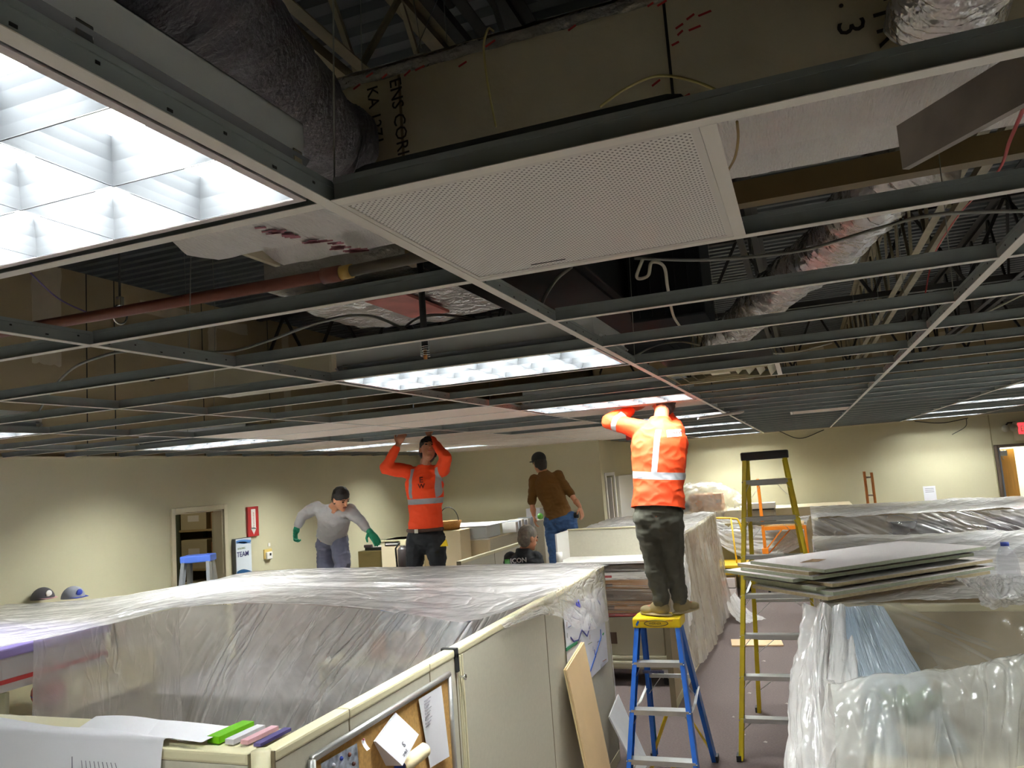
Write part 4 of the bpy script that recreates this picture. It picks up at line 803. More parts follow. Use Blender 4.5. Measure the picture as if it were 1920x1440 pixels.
# storage shelves behind the doorway
t = thing('storage_shelves', (X0-1.35, 7.3, 0), 'storage room shelving with cartons seen through the left doorway', 'shelf')
sx0, sx1, sy0, sy1 = X0-2.35, X0-.35, 7.05, 7.55; UP = mat('shelf_upright', (92, 104, 88), .5)
for x in (sx0, (sx0+sx1)/2, sx1):
    for y in (sy0, sy1): MB().bev((x-.02, y-.02, 0), (x+.02, y+.02, 2.4), .002).build('upright', UP, t)
for z in (.3, .85, 1.35, 1.85): MB().bev((sx0, sy0, z), (sx1, sy1, z+.025), .002).build('shelf_board', mat('shelf_tan', (170, 150, 110), .7), t)
CART = mat('carton', (150, 106, 58), .8, var=.08, vs=5)
k = 0; nm_ = ['bottom', 'second', 'third', 'top']; sd_ = ['left', 'middle left', 'middle right', 'right']
for a_, z in enumerate((.325, .875, 1.375, 1.875)):
    for b_ in range(4):
        h_ = random.uniform(.22, .38); x = sx0+.05+b_*.49; bx2 = thing('carton', (x+.2, sy0+.25, z), 'brown carton on the %s storage shelf, %s one in the row' % (nm_[a_], sd_[b_]), 'box', 'cartons on the storage shelves')
        MB().bev((x, sy0+.02, z+.001), (x+.42, sy1-.05, z+h_), .006).build('box_body', [CART, mat('carton_pale', (190, 180, 150), .8), mat('carton_dark', (96, 70, 44), .8)][(a_*3+b_*2) % 3], bx2)
        MB().box((x+.12, sy0+.018, z+h_*.4), (x+.3, sy0+.021, z+h_*.7)).build('label', WHITE, bx2)
tag(MB().tube([(X0-.75, 6.7, .0), (X0-.5, 6.98, 2.0)], .04, 10).build('rolled_banner', BLACK), 'black rolled banner leaning inside the storage doorway', 'banner')
# caps on the far left sheet
def ballcap(px, py, m1, m2, lab):
    c = Zp(px, py, 1.505); t = thing('baseball_cap', c, lab, 'cap'); g = MB()
    for j in range(6):
        for i in range(14): pass
    f = lambda u, v: c+V((.10*math.cos(2*math.pi*u)*math.cos(v*math.pi/2), .09*math.sin(2*math.pi*u)*math.cos(v*math.pi/2), .10*math.sin(v*math.pi/2)+.004))
    g = MB().grid(f, 20, 8); g.open = True; g.build('crown', m1, t)
    g = MB().grid(lambda u, v: c+V((-.04+.09*v+0*u, 0, .02))+V((.02*math.cos((u-.5)*2.4), .085*(u-.5)*2*(1-.3*v), -.010*v))+V((.06, 0, 0)), 10, 5); g.open = True; g.build('brim', m2, t)
    MB().ell(c+V((.086, -.01, .05)), (.012, 0, 0), (0, .03, 0), (0, 0, .03), 10, 6).build('front_badge', WHITE if 'pink' in lab else m2, t)
ballcap(80, 1124, mat('cap_grey', (70, 66, 70), .8), mat('cap_pink', (190, 140, 140), .8), 'dark grey cap with pink brim on the plastic at far left')
ballcap(137, 1122, mat('cap_navy', (130, 130, 140), .8), mat('cap_blue_cloth', (46, 62, 150), .8), 'grey and blue cap, right one of the two on the plastic')
# ------------------------------------------------------------------ middle distance
FCR = mat('panel_cream', (216, 200, 168), .6)
def cub(name, lab, x0, x1, y0, y1, z, m=FCR):
    t = thing(name, ((x0+x1)/2, (y0+y1)/2, 0), lab, 'cubicle')
    MB().bev((x0, y0, .0), (x1, y0+.05, z-.02), .004).build('front_panel', m, t); MB().bev((x1-.05, y0+.05, 0), (x1, y1, z-.02), .004).build('side_panel', BEIGE, t)
    MB().bev((x0, y0-.004, z-.02), (x1+.004, y0+.054, z), .006).build('top_cap', WHITE, t); MB().bev((x1-.054, y0+.054, z-.02), (x1+.004, y1, z), .006).build('top_cap', CAP, t)
    MB().bev((x0, y0+.05, 0), (x0+.05, y1, z-.02), .004).build('side_panel', BEIGE, t)
    return t
c3 = cub('cream_cubicle', 'cream cubicle behind the belt of the orange long-sleeved worker', -4.35, -3.54, 9.1, 11.2, 1.43)
t = thing('overhead_bin', (-3.9, 9.4, 1.43), 'white overhead bin on top of the cream cubicle', 'cabinet'); MB().bev((-4.4, 9.08, 1.432), (-3.55, 9.6, 1.60), .02).build('bin_body', mat('bin_grey', (196, 200, 202), .5), t)
MB().bev((-4.42, 9.05, 1.60), (-3.5, 9.9, 1.612), .003).build('paper_on_top', PAPER, t)
for k in range(7):
    y = 9.95+.14*k; tag(MB().bev((-3.66, y, 1.43), (-3.44, y+.1, 1.58+.01*(k % 3)), .004).build('white_binder', [WHITE, mat('binder_grey', (176, 180, 190), .5)][k % 2]), 'pale binder in the row on the cream cubicle, %s from the near end' % ['first', 'second', 'third', 'fourth', 'fifth', 'sixth', 'seventh'][k], 'binder', 'binders on the cream cubicle')
p = Yp(990, 965, 11.0); tag(MB().bev((-3.62, 10.95, 1.43), (-3.38, 11.15, 1.72), .004).build('desk_calendar', PAPER), 'white card standing at the far end of the binder row', 'card')
# basket
p = Yp(842, 985, 8.9); t = thing('wicker_basket', (p.x, 8.9, p.z-.1), 'brown wicker basket with thin hoop handle behind the belt of the orange worker', 'basket')
MB().tube([p+V((0, 0, -.06)), p+V((0, 0, .06))], [.14, .18], 18).build('basket_body', mat('wicker', (160, 110, 46), .8, var=.2, vs=60), t); MB().tube([p+V((.15*math.cos(a), 0, .05+.2*math.sin(a))) for a in [k*math.pi/14 for k in range(15)]], .006, 6).build('hoop_handle', BLKJ, t)
tag(MB().bev((p.x-.3, 8.7, 0), (p.x+.25, 9.04, p.z-.062), .006).build('low_cabinet', FCR), 'cream cabinet carrying the wicker basket', 'cabinet')
# low cabinets by the wall
p = Yp(714, 1013, 8.0); q = Yp(757, 1013, 8.0); t = thing('tall_cabinet', ((p.x+q.x)/2, 8.2, 0), 'cream cabinet with a dark handle slot under the gloved hand', 'cabinet')
MB().bev((p.x, 8.0, 0), (q.x+.05, 8.45, p.z), .006).build('body', FCR, t); MB().bev((p.x-.005, 7.985, p.z-.02), (q.x+.055, 8.46, p.z), .004).build('top', CAP, t); MB().box((p.x+.06, 7.992, p.z-.075), (q.x-.03, 8.0, p.z-.03)).build('handle_slot', BLACK, t); MB().box((p.x+.075, 7.988, p.z-.06), (q.x-.045, 7.993, p.z-.045)).build('slot_label', WHITE, t)
p = Yp(671, 1034, 8.3); q = Yp(713, 1034, 8.3); t = thing('olive_cabinet', ((p.x+q.x)/2, 8.5, 0), 'low olive brown cabinet left of the cream one', 'cabinet')
MB().bev((p.x, 8.3, 0), (q.x, 8.75, p.z), .008).build('body', mat('olive_paint', (108, 92, 52), .5), t)
t2 = thing('desk_phone', (p.x+.2, 8.5, p.z), 'black telephone on the low olive cabinet', 'telephone'); MB().bev((p.x+.08, 8.35, p.z+.001), (q.x-.01, 8.55, p.z+.04), .006).build('phone_base', BLACK, t2); MB().bev((p.x+.07, 8.34, p.z+.04), (p.x+.18, 8.40, p.z+.08), .01).build('handset', mat('handset', (50, 34, 40), .4), t2)
MB().bev((p.x+.2, 8.36, p.z+.041), (q.x-.02, 8.5, p.z+.055), .002).build('white_keypad', WHITE, t2)
p = Yp(757, 1060, 7.6); t = thing('fire_extinguisher', (p.x, 7.6, p.z-.4), 'dark bagged fire extinguisher between the cream cabinet and the orange worker', 'extinguisher'); z_ = Yp(757, 1012, 7.6).z
MB().tube([V((p.x, 7.6, z_-.42)), V((p.x, 7.6, z_-.12)), V((p.x, 7.6, z_-.07))], [.07, .07, .03], 14).build('cylinder', mat('ext_dark', (60, 54, 54), .4), t); MB().bev((p.x-.03, 7.58, z_-.07), (p.x+.05, 7.62, z_), .006).build('valve', mat('valve_cream', (206, 196, 160), .4), t); MB().tube([V((p.x-.03, 7.58, z_-.03)), V((p.x-.09, 7.58, z_-.1)), V((p.x-.08, 7.58, z_-.35))], .012, 8).build('hose', BLACK, t)
tag(MB().bev((p.x-.12, 7.5, 0), (p.x+.12, 7.7, z_-.421), .006).build('pedestal', mat('pedestal_cream', (196, 186, 156), .6)), 'cream pedestal under the dark extinguisher', 'pedestal')
# desks carrying two of the workers (behind the tent)
def desk(x0, x1, y0, y1, z, lab):
    t = thing('work_table', ((x0+x1)/2, (y0+y1)/2, 0), lab, 'table'); MB().bev((x0, y0, z-.03), (x1, y1, z), .005).build('table_top', LAM, t)
    for x in (x0+.04, x1-.04):
        for y in (y0+.04, y1-.04): MB().tube([(x, y, 0), (x, y, z-.03)], .02, 8).build('leg', DARK, t)
desk(-4.3, -3.2, 5.75, 6.6, .73, 'grey table behind the plastic tent, worker with green gloves standing on it'); desk(-2.9, -1.4, 8.1, 8.9, .73, 'grey table, worker in brown shirt standing on it')
# panel line right of the seated man and the green bottle
p0 = V((-2.52, 9.55, 0)); panel_run('cubicle_panel_line', 'low beige cubicle wall behind the grey-haired man', 'y', -3.0, 6.9, 9.0, 1.38, (7.9,))
p = Yp(1013, 968, 9.4); t = thing('green_ornament', (p.x, 9.4, p.z-.06), 'small green glass ornament left of the blue jeans', 'ornament'); MB().sph(p, .045).build('glass_ball', mat('green_glass', (96, 170, 60), .15), t); MB().bev((p.x-.06, 9.34, 0), (p.x+.06, 9.46, p.z-.045), .005).build('stand', BEIGE, t)
# wrapped carton stack on a platform cart
ux0, ux1, uy0, uy1 = -2.0, -.82, 7.25, 7.85
WR = film('stretch_wrap', (220, 214, 206), .16, su=3, sv=18, streak=.35)
t = thing('hutch', (-1.4, 7.6, 1.36), 'beige hutch back with white ledge behind the trousers of the worker on the blue ladder', 'shelf'); z_t = Yp(1040, 1001, 7.4).z; z_l = Yp(1040, 1055, 7.3).z
MB().bev((ux0, uy1-.04, z_l), (ux1-.02, uy1, z_t), .004).build('back_board', BEIGE, t); MB().bev((ux0, uy0, z_l-.03), (ux1-.02, uy1, z_l), .004).build('ledge', WHITE, t); MB().bev((ux0, uy1-.05, z_t), (ux1-.02, uy1+.005, z_t+.012), .004).build('top_trim', CAP, t)
MB().bev((ux0-.01, uy0+.1, z_l), (ux0+.01, uy1, z_t), .003).build('end_board', WHITE, t)
p = Yp(1046, 1050, 7.32); tag(MB().tube([V((p.x+.02, 7.32, z_l+.001)), V((p.x+.02, 7.32, z_l+.11))], .035, 16).build('paper_cup', WHITE), 'white paper cup on the ledge of the hutch', 'cup')
t = thing('platform_cart', (-1.4, 7.5, 0), 'tan grey platform cart with black casters behind the blue ladder', 'cart'); CG2 = mat('cart_tan', (150, 142, 120), .6)
MB().bev((ux0, uy0-.03, .17), (ux1+.02, uy1, .25), .02).build('platform', CG2, t); MB().bev((ux0, uy0, .25), (ux1-.02, uy1, .30), .02).build('rim', CG2, t)
for x in (ux0+.15, ux1-.08):
    for y in (uy0+.06, uy1-.1):
        MB().tube([(x-.02, y, .06), (x+.02, y, .06)], .06, 16).build('caster_wheel', BLACK, t); MB().bev((x-.032, y-.03, .07), (x+.032, y+.03, .17), .004).build('caster_fork', ALU, t)
zz = .301; rows = [('grey carton block at the bottom of the wrapped pile on the cart', .40, CG2), ('thin red tray in the wrapped pile on the cart', .035, mat('tray_red', (170, 34, 34), .5)), ('brown carton above the red tray', .13, CART), ('second brown carton above the red tray', .12, mat('carton_brown2', (104, 84, 66), .7, var=.2, vs=5)), ('wide brown carton halfway up the wrapped pile', .10, CART), ('white and red printed box in the wrapped pile', .08, WHITE), ('uppermost dark carton just under the hutch ledge', z_l-.031-.301-.865-.004, mat('carton_brown3', (92, 78, 66), .7, var=.3, vs=6))]
for lab, h_, m_ in rows:
    t = thing('stacked_carton', (-1.4, 7.5, zz), lab, 'box'); MB().bev((ux0+.03, uy0+.02, zz), (ux1-.06, uy1-.03, zz+h_-.003), .006).build('box_body', m_, t); MB().box((ux0+.3, uy0+.018, zz+h_*.3), (ux0+.62, uy0+.0195, zz+h_*.6)).build('print', RED if 'white' in lab else mat('box_print', (70, 50, 34), .7), t); zz += h_
c0 = [V((ux0+.01, uy0-.0, z_l-.04)), V((-1.4, uy0-.01, z_l-.04)), V((ux1-.03, uy0, z_l-.04)), V((ux1-.02, uy1, z_l-.04))]
sheet('stretch_wrap', [c0, [p-V((0, .015, (z_l-.74)/2)) for p in c0], [p-V((0, 0, z_l-.76)) for p in c0]], WR, 'clear stretch wrap around the carton pile on the cart', 90, 90, folds=.012, fu=1.5, fv=16, crinkle=.003, seed=12)
# centre cubicle with plastic over it
t = panel_run('cubicle_panel_line', 'tan cubicle wall along the right aisle, plastic hanging over it', 'y', -.70, 6.5, 11.2, 1.47, (8.0, 9.6), face=mat('panel_tan', (186, 170, 142), .75))
a0 = [V((-2.3, 8.3, 1.5)), V((-1.6, 8.2, 1.5)), V((-1.1, 7.9, 1.49)), V((-.66, 7.0, 1.5))]; 
tn = thing('plastic_cover', (-1.2, 9, 0), 'plastic sheet over the centre cubicle, hanging down toward the right aisle', 'plastic sheet')
b0 = [V((-2.3, 11.1, 1.5)), V((-1.6, 11.15, 1.5)), V((-1.1, 11.2, 1.5)), V((-.66, 11.25, 1.5))]
sheet('roof_sheet', [b0, [(p+q)/2-V((0, 0, .03)) for p, q in zip(a0, b0)], a0], FILM2, None, 70, 90, folds=.03, fu=4, fv=4, crinkle=.006, seed=14, parent=tn)
s0 = [V((-.665, y, 1.505)) for y in (6.5, 8.0, 9.6, 11.25)]
sheet('side_sheet', [s0, [p+V((.03, 0, -.5)) for p in s0], [p+V((.07+.02*k, 0, -1.42 if k else -1.2)) for k, p in enumerate(s0)]], film('side_film', (240, 236, 230), .58, su=9, sv=.8, streak=.14, bump=.5), None, 150, 60, folds=.05, fu=11, fv=1.1, crinkle=.008, cs=9, seed=15, parent=tn, amp=lambda u, v: .15+v)
sheet('side_sheet', [[V((-.66, 6.48, 1.5)), V((-.64, 7.0, 1.5)), V((-.64, 7.7, 1.5))], [V((-.62, 6.5, 1.1)), V((-.58, 7.0, 1.1)), V((-.6, 7.5, 1.15))], [V((-.6, 6.7, .55)), V((-.56, 6.95, .6)), V((-.58, 7.2, .9))]], FILM2, None, 50, 50, folds=.05, fu=5, crinkle=.01, seed=16, parent=tn)
sheet('floor_trail', [[V((-.6, 10.6, .25)), V((-.5, 11.2, .3))], [V((-.45, 10.4, .05)), V((-.3, 11.0, .06))], [V((-.35, 10.3, .012)), V((-.05, 10.7, .014))]], FILM2, None, 30, 30, folds=.02, fu=4, crinkle=.01, seed=17, parent=tn)
# mound of plastic with a brown carton at the back
p = Yp(1318, 958, 14.1); t = thing('carton', (p.x, 14.35, p.z), 'brown carton under plastic right behind the orange worker on the blue ladder', 'box'); q = Yp(1352, 925, 14.1)
MB().bev((Yp(1292, 950, 14.1).x, 14.1, p.z-.01), (q.x, 14.6, q.z), .01).build('box_body', mat('carton_tan', (176, 132, 96), .8), t)
tag(MB().bev((Yp(1262, 960, 14.1).x, 14.2, p.z-.01), (Yp(1291, 950, 14.1).x, 14.6, q.z-.12), .01).build('grey_equipment', DARK), 'dark equipment box left of the brown carton under plastic', 'equipment')
zc = p.z-.012; tag(MB().bev((-2.2, 14.0, .0), (1.4, 14.95, zc), .01).build('long_counter', FCR), 'long cream counter at the far wall under plastic', 'counter')
pts = lambda L, y, dz=0: [Yp(a, b, y)+V((0, 0, dz)) for a, b in L]
sheet('plastic_mound', [pts([(1255, 930), (1290, 905), (1345, 905), (1385, 925), (1420, 945)], 14.8), pts([(1250, 935), (1290, 912), (1350, 914), (1390, 945), (1430, 960)], 14.02), pts([(1250, 960), (1290, 955), (1350, 958), (1400, 966), (1440, 970)], 13.92), pts([(1250, 1000), (1300, 1010), (1360, 1020), (1420, 1040), (1500, 1050)], 13.85)], film('mound_film', (240, 237, 236), .32, su=8, sv=4), 'plastic heaped over the cartons by the far wall', 110, 80, folds=.07, fu=7, fv=3, crinkle=.02, cs=4, seed=21)
sheet('plastic_swag', [pts([(1340, 972), (1390, 975), (1450, 975), (1520, 965)], 13.6), pts([(1340, 990), (1380, 1000), (1450, 1005), (1510, 990)], 13.4), pts([(1335, 1010), (1380, 1040), (1440, 1052), (1510, 1020)], 13.3)], FILM2, 'plastic swag drooping behind the tall yellow ladder', 100, 60, folds=.05, fu=3, fv=9, crinkle=.012, cs=5, seed=22)
t = thing('desk_return', (.8, 13.65, 0), 'olive tan desk end under the drooping plastic swag', 'desk'); p = Yp(1345, 1030, 13.5); q = Yp(1510, 1030, 13.5)
MB().bev((p.x, 13.5, 0), (q.x, 13.8, Yp(1400, 980, 13.5).z), .01).build('body', mat('olive_tan', (150, 136, 92), .6), t); MB().box((p.x+.3, 13.49, 0), (p.x+.31, 13.5, .9)).build('seam', BLKJ, t)
p = Yp(1402, 975, 13.55); q = Yp(1452, 942, 13.55); t = thing('printer', ((p.x+q.x)/2, 13.6, p.z), 'grey and white printer behind the tall yellow ladder', 'printer')
zp = Yp(1400, 980, 13.5).z+.002
MB().bev((p.x, 13.55, zp), (q.x, 13.78, q.z-.10), .01).build('body', mat('printer_grey', (140, 132, 116), .5), t); MB().bev((p.x-.02, 13.53, q.z-.10), (q.x+.01, 13.8, q.z), .01).build('white_lid', WHITE, t); MB().box((p.x+.1, 13.525, q.z-.12), (q.x-.02, 13.55, q.z-.10)).build('paper_slot', BLACK, t)
# yellow hand rail cart
YC = mat('cart_yellow', (224, 180, 30), .4); y_ = 12.8
t = thing('rail_cart', (-.3, 12.9, 0), 'yellow tube-handled flat cart left of the tall yellow ladder', 'cart')
h = [Yp(1338, 972, y_), Yp(1376, 972, y_), Yp(1385, 978, y_), Yp(1392, 1005, y_)]; hb = h[-1].copy(); hb.z = .3
MB().tube(crom([V((h[0].x, y_, .3)), V((h[0].x, y_, h[0].z-.05)), h[0], h[1], h[2], V((hb.x, y_, h[2].z-.2)), hb], 5), .016, 8).build('handle_frame', YC, t); MB().tube([V((h[1].x-.05, y_, h[1].z)), V((h[1].x-.02, y_, .3))], .014, 8).build('upright', YC, t)
za = Yp(1350, 1062, y_).z; MB().bev((h[0].x-.05, y_-.3, za-.0), (hb.x+.05, y_+.5, za+.05), .008).build('deck', YC, t); MB().bev((h[0].x-.05, y_-.31, za-.06), (hb.x+.05, y_+.5, za-.02), .004).build('dark_bumper', BLACK, t); MB().bev((h[0].x-.05, y_-.31, za-.10), (hb.x+.05, y_+.5, za-.062), .004).build('lower_deck', YC, t)
for x in (h[0].x, hb.x):
    for y in (y_-.2, y_+.4): MB().tube([(x-.02, y, .08), (x+.02, y, .08)], .08, 14).build('wheel', BLACK, t); MB().bev((x-.03, y-.02, .1), (x+.03, y+.02, za-.1), .003).build('caster_post', ALU, t)
# orange scaffold
OR = mat('scaffold_orange', (228, 128, 30), .4)
t = thing('rolling_scaffold', (.7, 12.9, 0), 'orange rolling scaffold frame seen between the rails of the yellow ladder', 'scaffold'); y_ = 12.7
p = Yp(1418, 898, y_); q = Yp(1436, 1040, y_); xl_ = q.x; zt_ = p.z; zb_ = Yp(1460, 990, y_).z; xr_ = Yp(1512, 990, y_).x
MB().bev((xl_-.025, y_-.025, .1), (xl_+.025, y_+.025, zt_), .004).build('upright', OR, t); MB().bev((xr_-.04, y_-.025, .1), (xr_, y_+.025, zb_), .004).build('upright', OR, t)
MB().bev((xl_, y_-.02, zb_-.03), (xr_, y_+.02, zb_+.03), .004).build('top_bar', OR, t); zc_ = Yp(1440, 1030, y_).z
MB().bar((xl_+.02, y_, zc_), (xl_+.30, y_, zb_-.02), .03, .02).build('diagonal_bar', OR, t); MB().bar((xl_+.06, y_+.05, zc_-.06), (xl_+.44, y_+.05, zb_-.02), .03, .02).build('diagonal_bar', OR, t)
MB().bev((xl_-.05, y_-.04, .1), (xl_+.05, y_+.04, zc_+.02), .008).build('base_sleeve', OR, t)
MB().bev((xl_, y_+.03, zb_+.03), (xr_-.03, y_+.6, zb_+.055), .003).build('plank', mat('plank', (200, 170, 120), .6), t)
for x in (xl_, xr_-.02): MB().tube([(x-.02, y_, .06), (x+.02, y_, .06)], .06, 14).build('caster', BLACK, t)
pA, pB, pC, pD = Yp(1620, 884, 13.5), Yp(1634, 886, 13.5), Yp(1625, 938, 13.5), Yp(1640, 938, 13.5)
t = thing('extension_ladder', (pA.x, 13.5, 0), 'orange extension ladder end standing up at the far wall, right', 'ladder'); OR2 = mat('ladder_orange', (190, 116, 50), .5)
for s, a in ((0, pA), (1, pB)): MB().bev((a.x-.02, 13.46, 0), (a.x+.02, 13.54, a.z), .004).build('rail', OR2, t)
for z in [.3*k for k in range(1, 7)]: MB().tube([V((pA.x, 13.5, z)), V((pB.x, 13.5, z))], .014, 8).build('rung', ALU, t)
p = Yp(1730, 912, Y1); q = Yp(1757, 938, Y1); t = thing('wall_notice', ((p.x+q.x)/2, Y1-.01, q.z), 'white paper notice taped to the far wall', 'notice'); MB().box((p.x, Y1-.006, q.z), (q.x, Y1-.002, p.z)).build('sheet', PAPER, t)
for k in range(3): MB().box((p.x+.03, Y1-.0075, p.z-.05-.03*k), (q.x-.03, Y1-.006, p.z-.042-.03*k)).build('printed_line', SK, t)
p = Yp(1915, 803, Y1-.1); t = thing('exit_sign', (p.x+.1, Y1-.1, p.z-.12), 'lit red EXIT sign above the wooden door at right', 'sign')
a = Yp(1908, 800, Y1-.09).x; MB().bev((a-.06, Y1-.1, p.z-.22), (a+.42, Y1-.01, p.z+.12), .01).build('casing', mat('exit_case', (206, 196, 170), .5), t); MB().box((a, Y1-.104, p.z-.10), (a+.36, Y1-.1, p.z+.10)).build('red_face', mat('exit_red', (226, 50, 56), .4, emit=.9), t); text('EXIT', .15, (a+.03, Y1-.106, p.z-.055), (1, 0, 0), (0, 0, 1), WHITE, t, 'exit_word')
p = Yp(1895, 803, Y1-.1); t = thing('emergency_light', (p.x, Y1-.1, p.z-.06), 'twin emergency lamp head left of the EXIT sign', 'light')
for dx in (-.09, .04): MB().tube([p+V((dx, -.06, 0)), p+V((dx, .02, 0))], [.065, .04], 14).build('lamp_head', mat('lamp_grey', (170, 166, 150), .3), t)
MB().tube([p+V((-.09, .04, .02)), p+V((-.02, .06, .1)), p+V((.1, .08, .1))], .015, 8).build('arm', DARK, t)
# boxes and scraps on the carpet
for k, (px, py) in enumerate([((1356, 1367), (1118)), ((1356, 1368), (1098))]): pass
b = Zp(1364, 1120, 0); WB = mat('box_white_red', (226, 214, 208), .6)
for k, z in enumerate((0, .17)):
    t = thing('printed_carton', (b.x, b.y, z), ['lower', 'upper'][k]+' white carton with orange print in the aisle behind the stacked boards', 'box'); MB().bev((b.x-.16, b.y-.12, z+.001), (b.x+.16, b.y+.12, z+.16), .006).build('box_body', WB, t); MB().box((b.x-.09, b.y-.122, z+.04), (b.x+.02, b.y-.12, z+.11)).build('orange_mark', mat('orange_print', (214, 90, 50), .6), t)
a, c = Zp(1370, 1216, 0), Zp(1466, 1198, 0); tag(MB().obox((a+c)/2+V((0, 0, .012)), (.30, .02, 0), (-.02, .17, 0), (0, 0, .008)).build('floor_board', mat('floor_tile_tan', (224, 190, 150), .7)), 'tan board scrap lying on the carpet behind the yellow ladder', 'board')
a = Zp(1365, 1142, 0); tag(MB().bar(a+V((0, 0, .02)), Zp(1380, 1150, .02), .04, .02).build('wood_offcut', WOOD), 'small yellow wood offcut on the carpet by the plastic', 'offcut')
SCR = mat('scrap', (206, 196, 190), .8); nn_ = 0
for (x, y) in [(1395, 1225), (1435, 1392), (1393, 1378), (1448, 1268), (1392, 1335), (1375, 1345), (1475, 1320), (1432, 1240), (1462, 1355), (1405, 1300)]:
    a = Zp(x, y, .0); mb = MB(); s = .012+.014*((nn_*7) % 5)/5
    mb.add([a+V((-s, 0, .002)), a+V((s*.6, -s*.8, .002)), a+V((s, s*.5, .002)), a+V((-s*.2, s, .002)), a+V((0, 0, .012))], [(0, 1, 2, 3), (0, 4, 1), (1, 4, 2), (2, 4, 3), (3, 4, 0)]); nn_ += 1
    tag(mb.build('tile_crumb', SCR), 'pale ceiling tile crumb on the carpet', 'crumb', 'tile crumbs scattered on the carpet')
# ------------------------------------------------------------------ right-hand cubicles under plastic
RT = mat('panel_brown', (160, 144, 116), .75)
panel_run('cubicle_panel_line', 'near cross wall of the right-hand cubicle under the stacked boards', 'x', 3.44, .74, 3.6, 1.48, (2.0,), face=RT); panel_run('cubicle_panel_line', 'aisle-side wall of the right-hand cubicle', 'y', .74, 3.47, 6.78, 1.48, (5.1,), face=RT)
panel_run('cubicle_panel_line', 'far cross wall of the right-hand cubicle', 'x', 6.8, .74, 4.2, 1.48, (2.4,), face=RT); panel_run('cubicle_panel_line', 'rear cubicle wall in front of the wooden door side', 'x', 11.25, .72, 4.6, 1.48, (2.6,), face=RT)
panel_run('cubicle_panel_line', 'aisle-side wall of the rear right cubicle', 'y', .74, 9.3, 11.2, 1.46, face=RT)
rc = thing('plastic_cover', (2, 5, 0), 'plastic sheet over the right-hand cubicle, under the stacked boards', 'plastic sheet')
def rowY(y, z, xs, sag=0): return [V((x, y, z-sag*math.sin(math.pi*k/(len(xs)-1)))) for k, x in enumerate(xs)]
XS = (.68, 1.5, 2.3, 3.1, 4.1)
sheet('roof_sheet', [rowY(6.84, 1.5, XS), rowY(5.6, 1.50, XS, .06), rowY(4.4, 1.50, XS, .05), rowY(3.40, 1.5, XS)], FILM2, None, 130, 120, folds=.022, fu=4, fv=5, crinkle=.006, seed=31, parent=rc, skew=.5)
sheet('front_sheet', [rowY(3.40, 1.495, (.68, 1.3, 2.0, 2.8, 3.6)), [V((.70, 3.36, 1.2)), V((1.45, 3.30, 1.1)), V((2.2, 3.25, 1.1)), V((2.9, 3.25, 1.1)), V((3.7, 3.3, 1.1))], [V((.85, 3.22, .3)), V((1.7, 3.1, .3)), V((2.5, 3.1, .3)), V((3.0, 3.1, .3)), V((3.8, 3.2, .3))]], film('front_film', (220, 214, 204), .36, su=9, sv=1), None, 170, 90, folds=.05, fu=7, fv=1.0, crinkle=.004, seed=32, parent=rc, skew=-.45, amp=lambda u, v: min(1, v*1.6+.1))
sheet('aisle_sheet', [[V((.70, 6.8, 1.5)), V((.69, 5.1, 1.5)), V((.68, 3.42, 1.5))], [V((.66, 6.8, .9)), V((.64, 5.1, .9)), V((.62, 3.4, .9))], [V((.62, 6.8, .1)), V((.60, 5.1, .1)), V((.52, 3.35, .05))]], FILM, None, 120, 60, folds=.05, fu=9, crinkle=.008, seed=33, parent=rc)
sheet('corner_fall', [[V((.60, 3.5, 1.47)), V((.70, 3.36, 1.49)), V((.86, 3.34, 1.49))], [V((.50, 3.2, 1.15)), V((.62, 2.95, 1.15)), V((.80, 3.0, 1.12))], [V((.44, 2.9, .6)), V((.58, 2.6, .6)), V((.80, 2.75, .6))], [V((.40, 2.7, .02)), V((.55, 2.4, .02)), V((.8, 2.6, .02))]], FILM2, None, 60, 110, folds=.04, fu=3.5, crinkle=.012, seed=34, parent=rc)
sheet('blue_tinted_fall', [[V((.74, 3.35, 1.49)), V((.84, 3.34, 1.49)), V((.98, 3.34, 1.49))], [V((.76, 3.1, 1.2)), V((.90, 3.05, 1.15)), V((1.15, 3.1, 1.1))], [V((.80, 2.85, .8)), V((1.0, 2.8, .8)), V((1.3, 2.9, .8))]], film('blue_film', (196, 214, 232), .75), None, 40, 60, folds=.02, fu=3, crinkle=.004, seed=35, parent=rc)
# crumpled plastic heap and wrapped bottle on the roof sheet
cq = Zp(1890, 1110, 1.53); sheet('crumpled_plastic', [[Zp(1790, 1085, 1.56), Zp(1850, 1080, 1.6), Zp(1930, 1080, 1.58)], [Zp(1830, 1110, 1.56), Zp(1870, 1120, 1.58), Zp(1930, 1110, 1.57)], [Zp(1840, 1138, 1.51), Zp(1880, 1140, 1.51), Zp(1935, 1132, 1.51)]], FILM2, 'crumpled clear plastic bunched at the right edge beyond the stacked boards', 70, 60, folds=.02, fu=4, fv=3, crinkle=.008, cs=14, seed=37)
p = Zp(1893, 1085, 1.51); t = thing('water_jug', p, 'clear blue-tinged jug under plastic at the right edge', 'jug'); MB().tube([p, p+V((0, 0, .12)), p+V((0, 0, .16)), p+V((0, 0, .18))], [.06, .052, .035, .02], 16).build('jug_body', film('jug_plastic', (214, 214, 226), .22, bump=.2), t); MB().tube([p+V((0, 0, .18)), p+V((0, 0, .2))], .022, 10).build('blue_lid', mat('jug_blue', (70, 90, 180), .4), t)
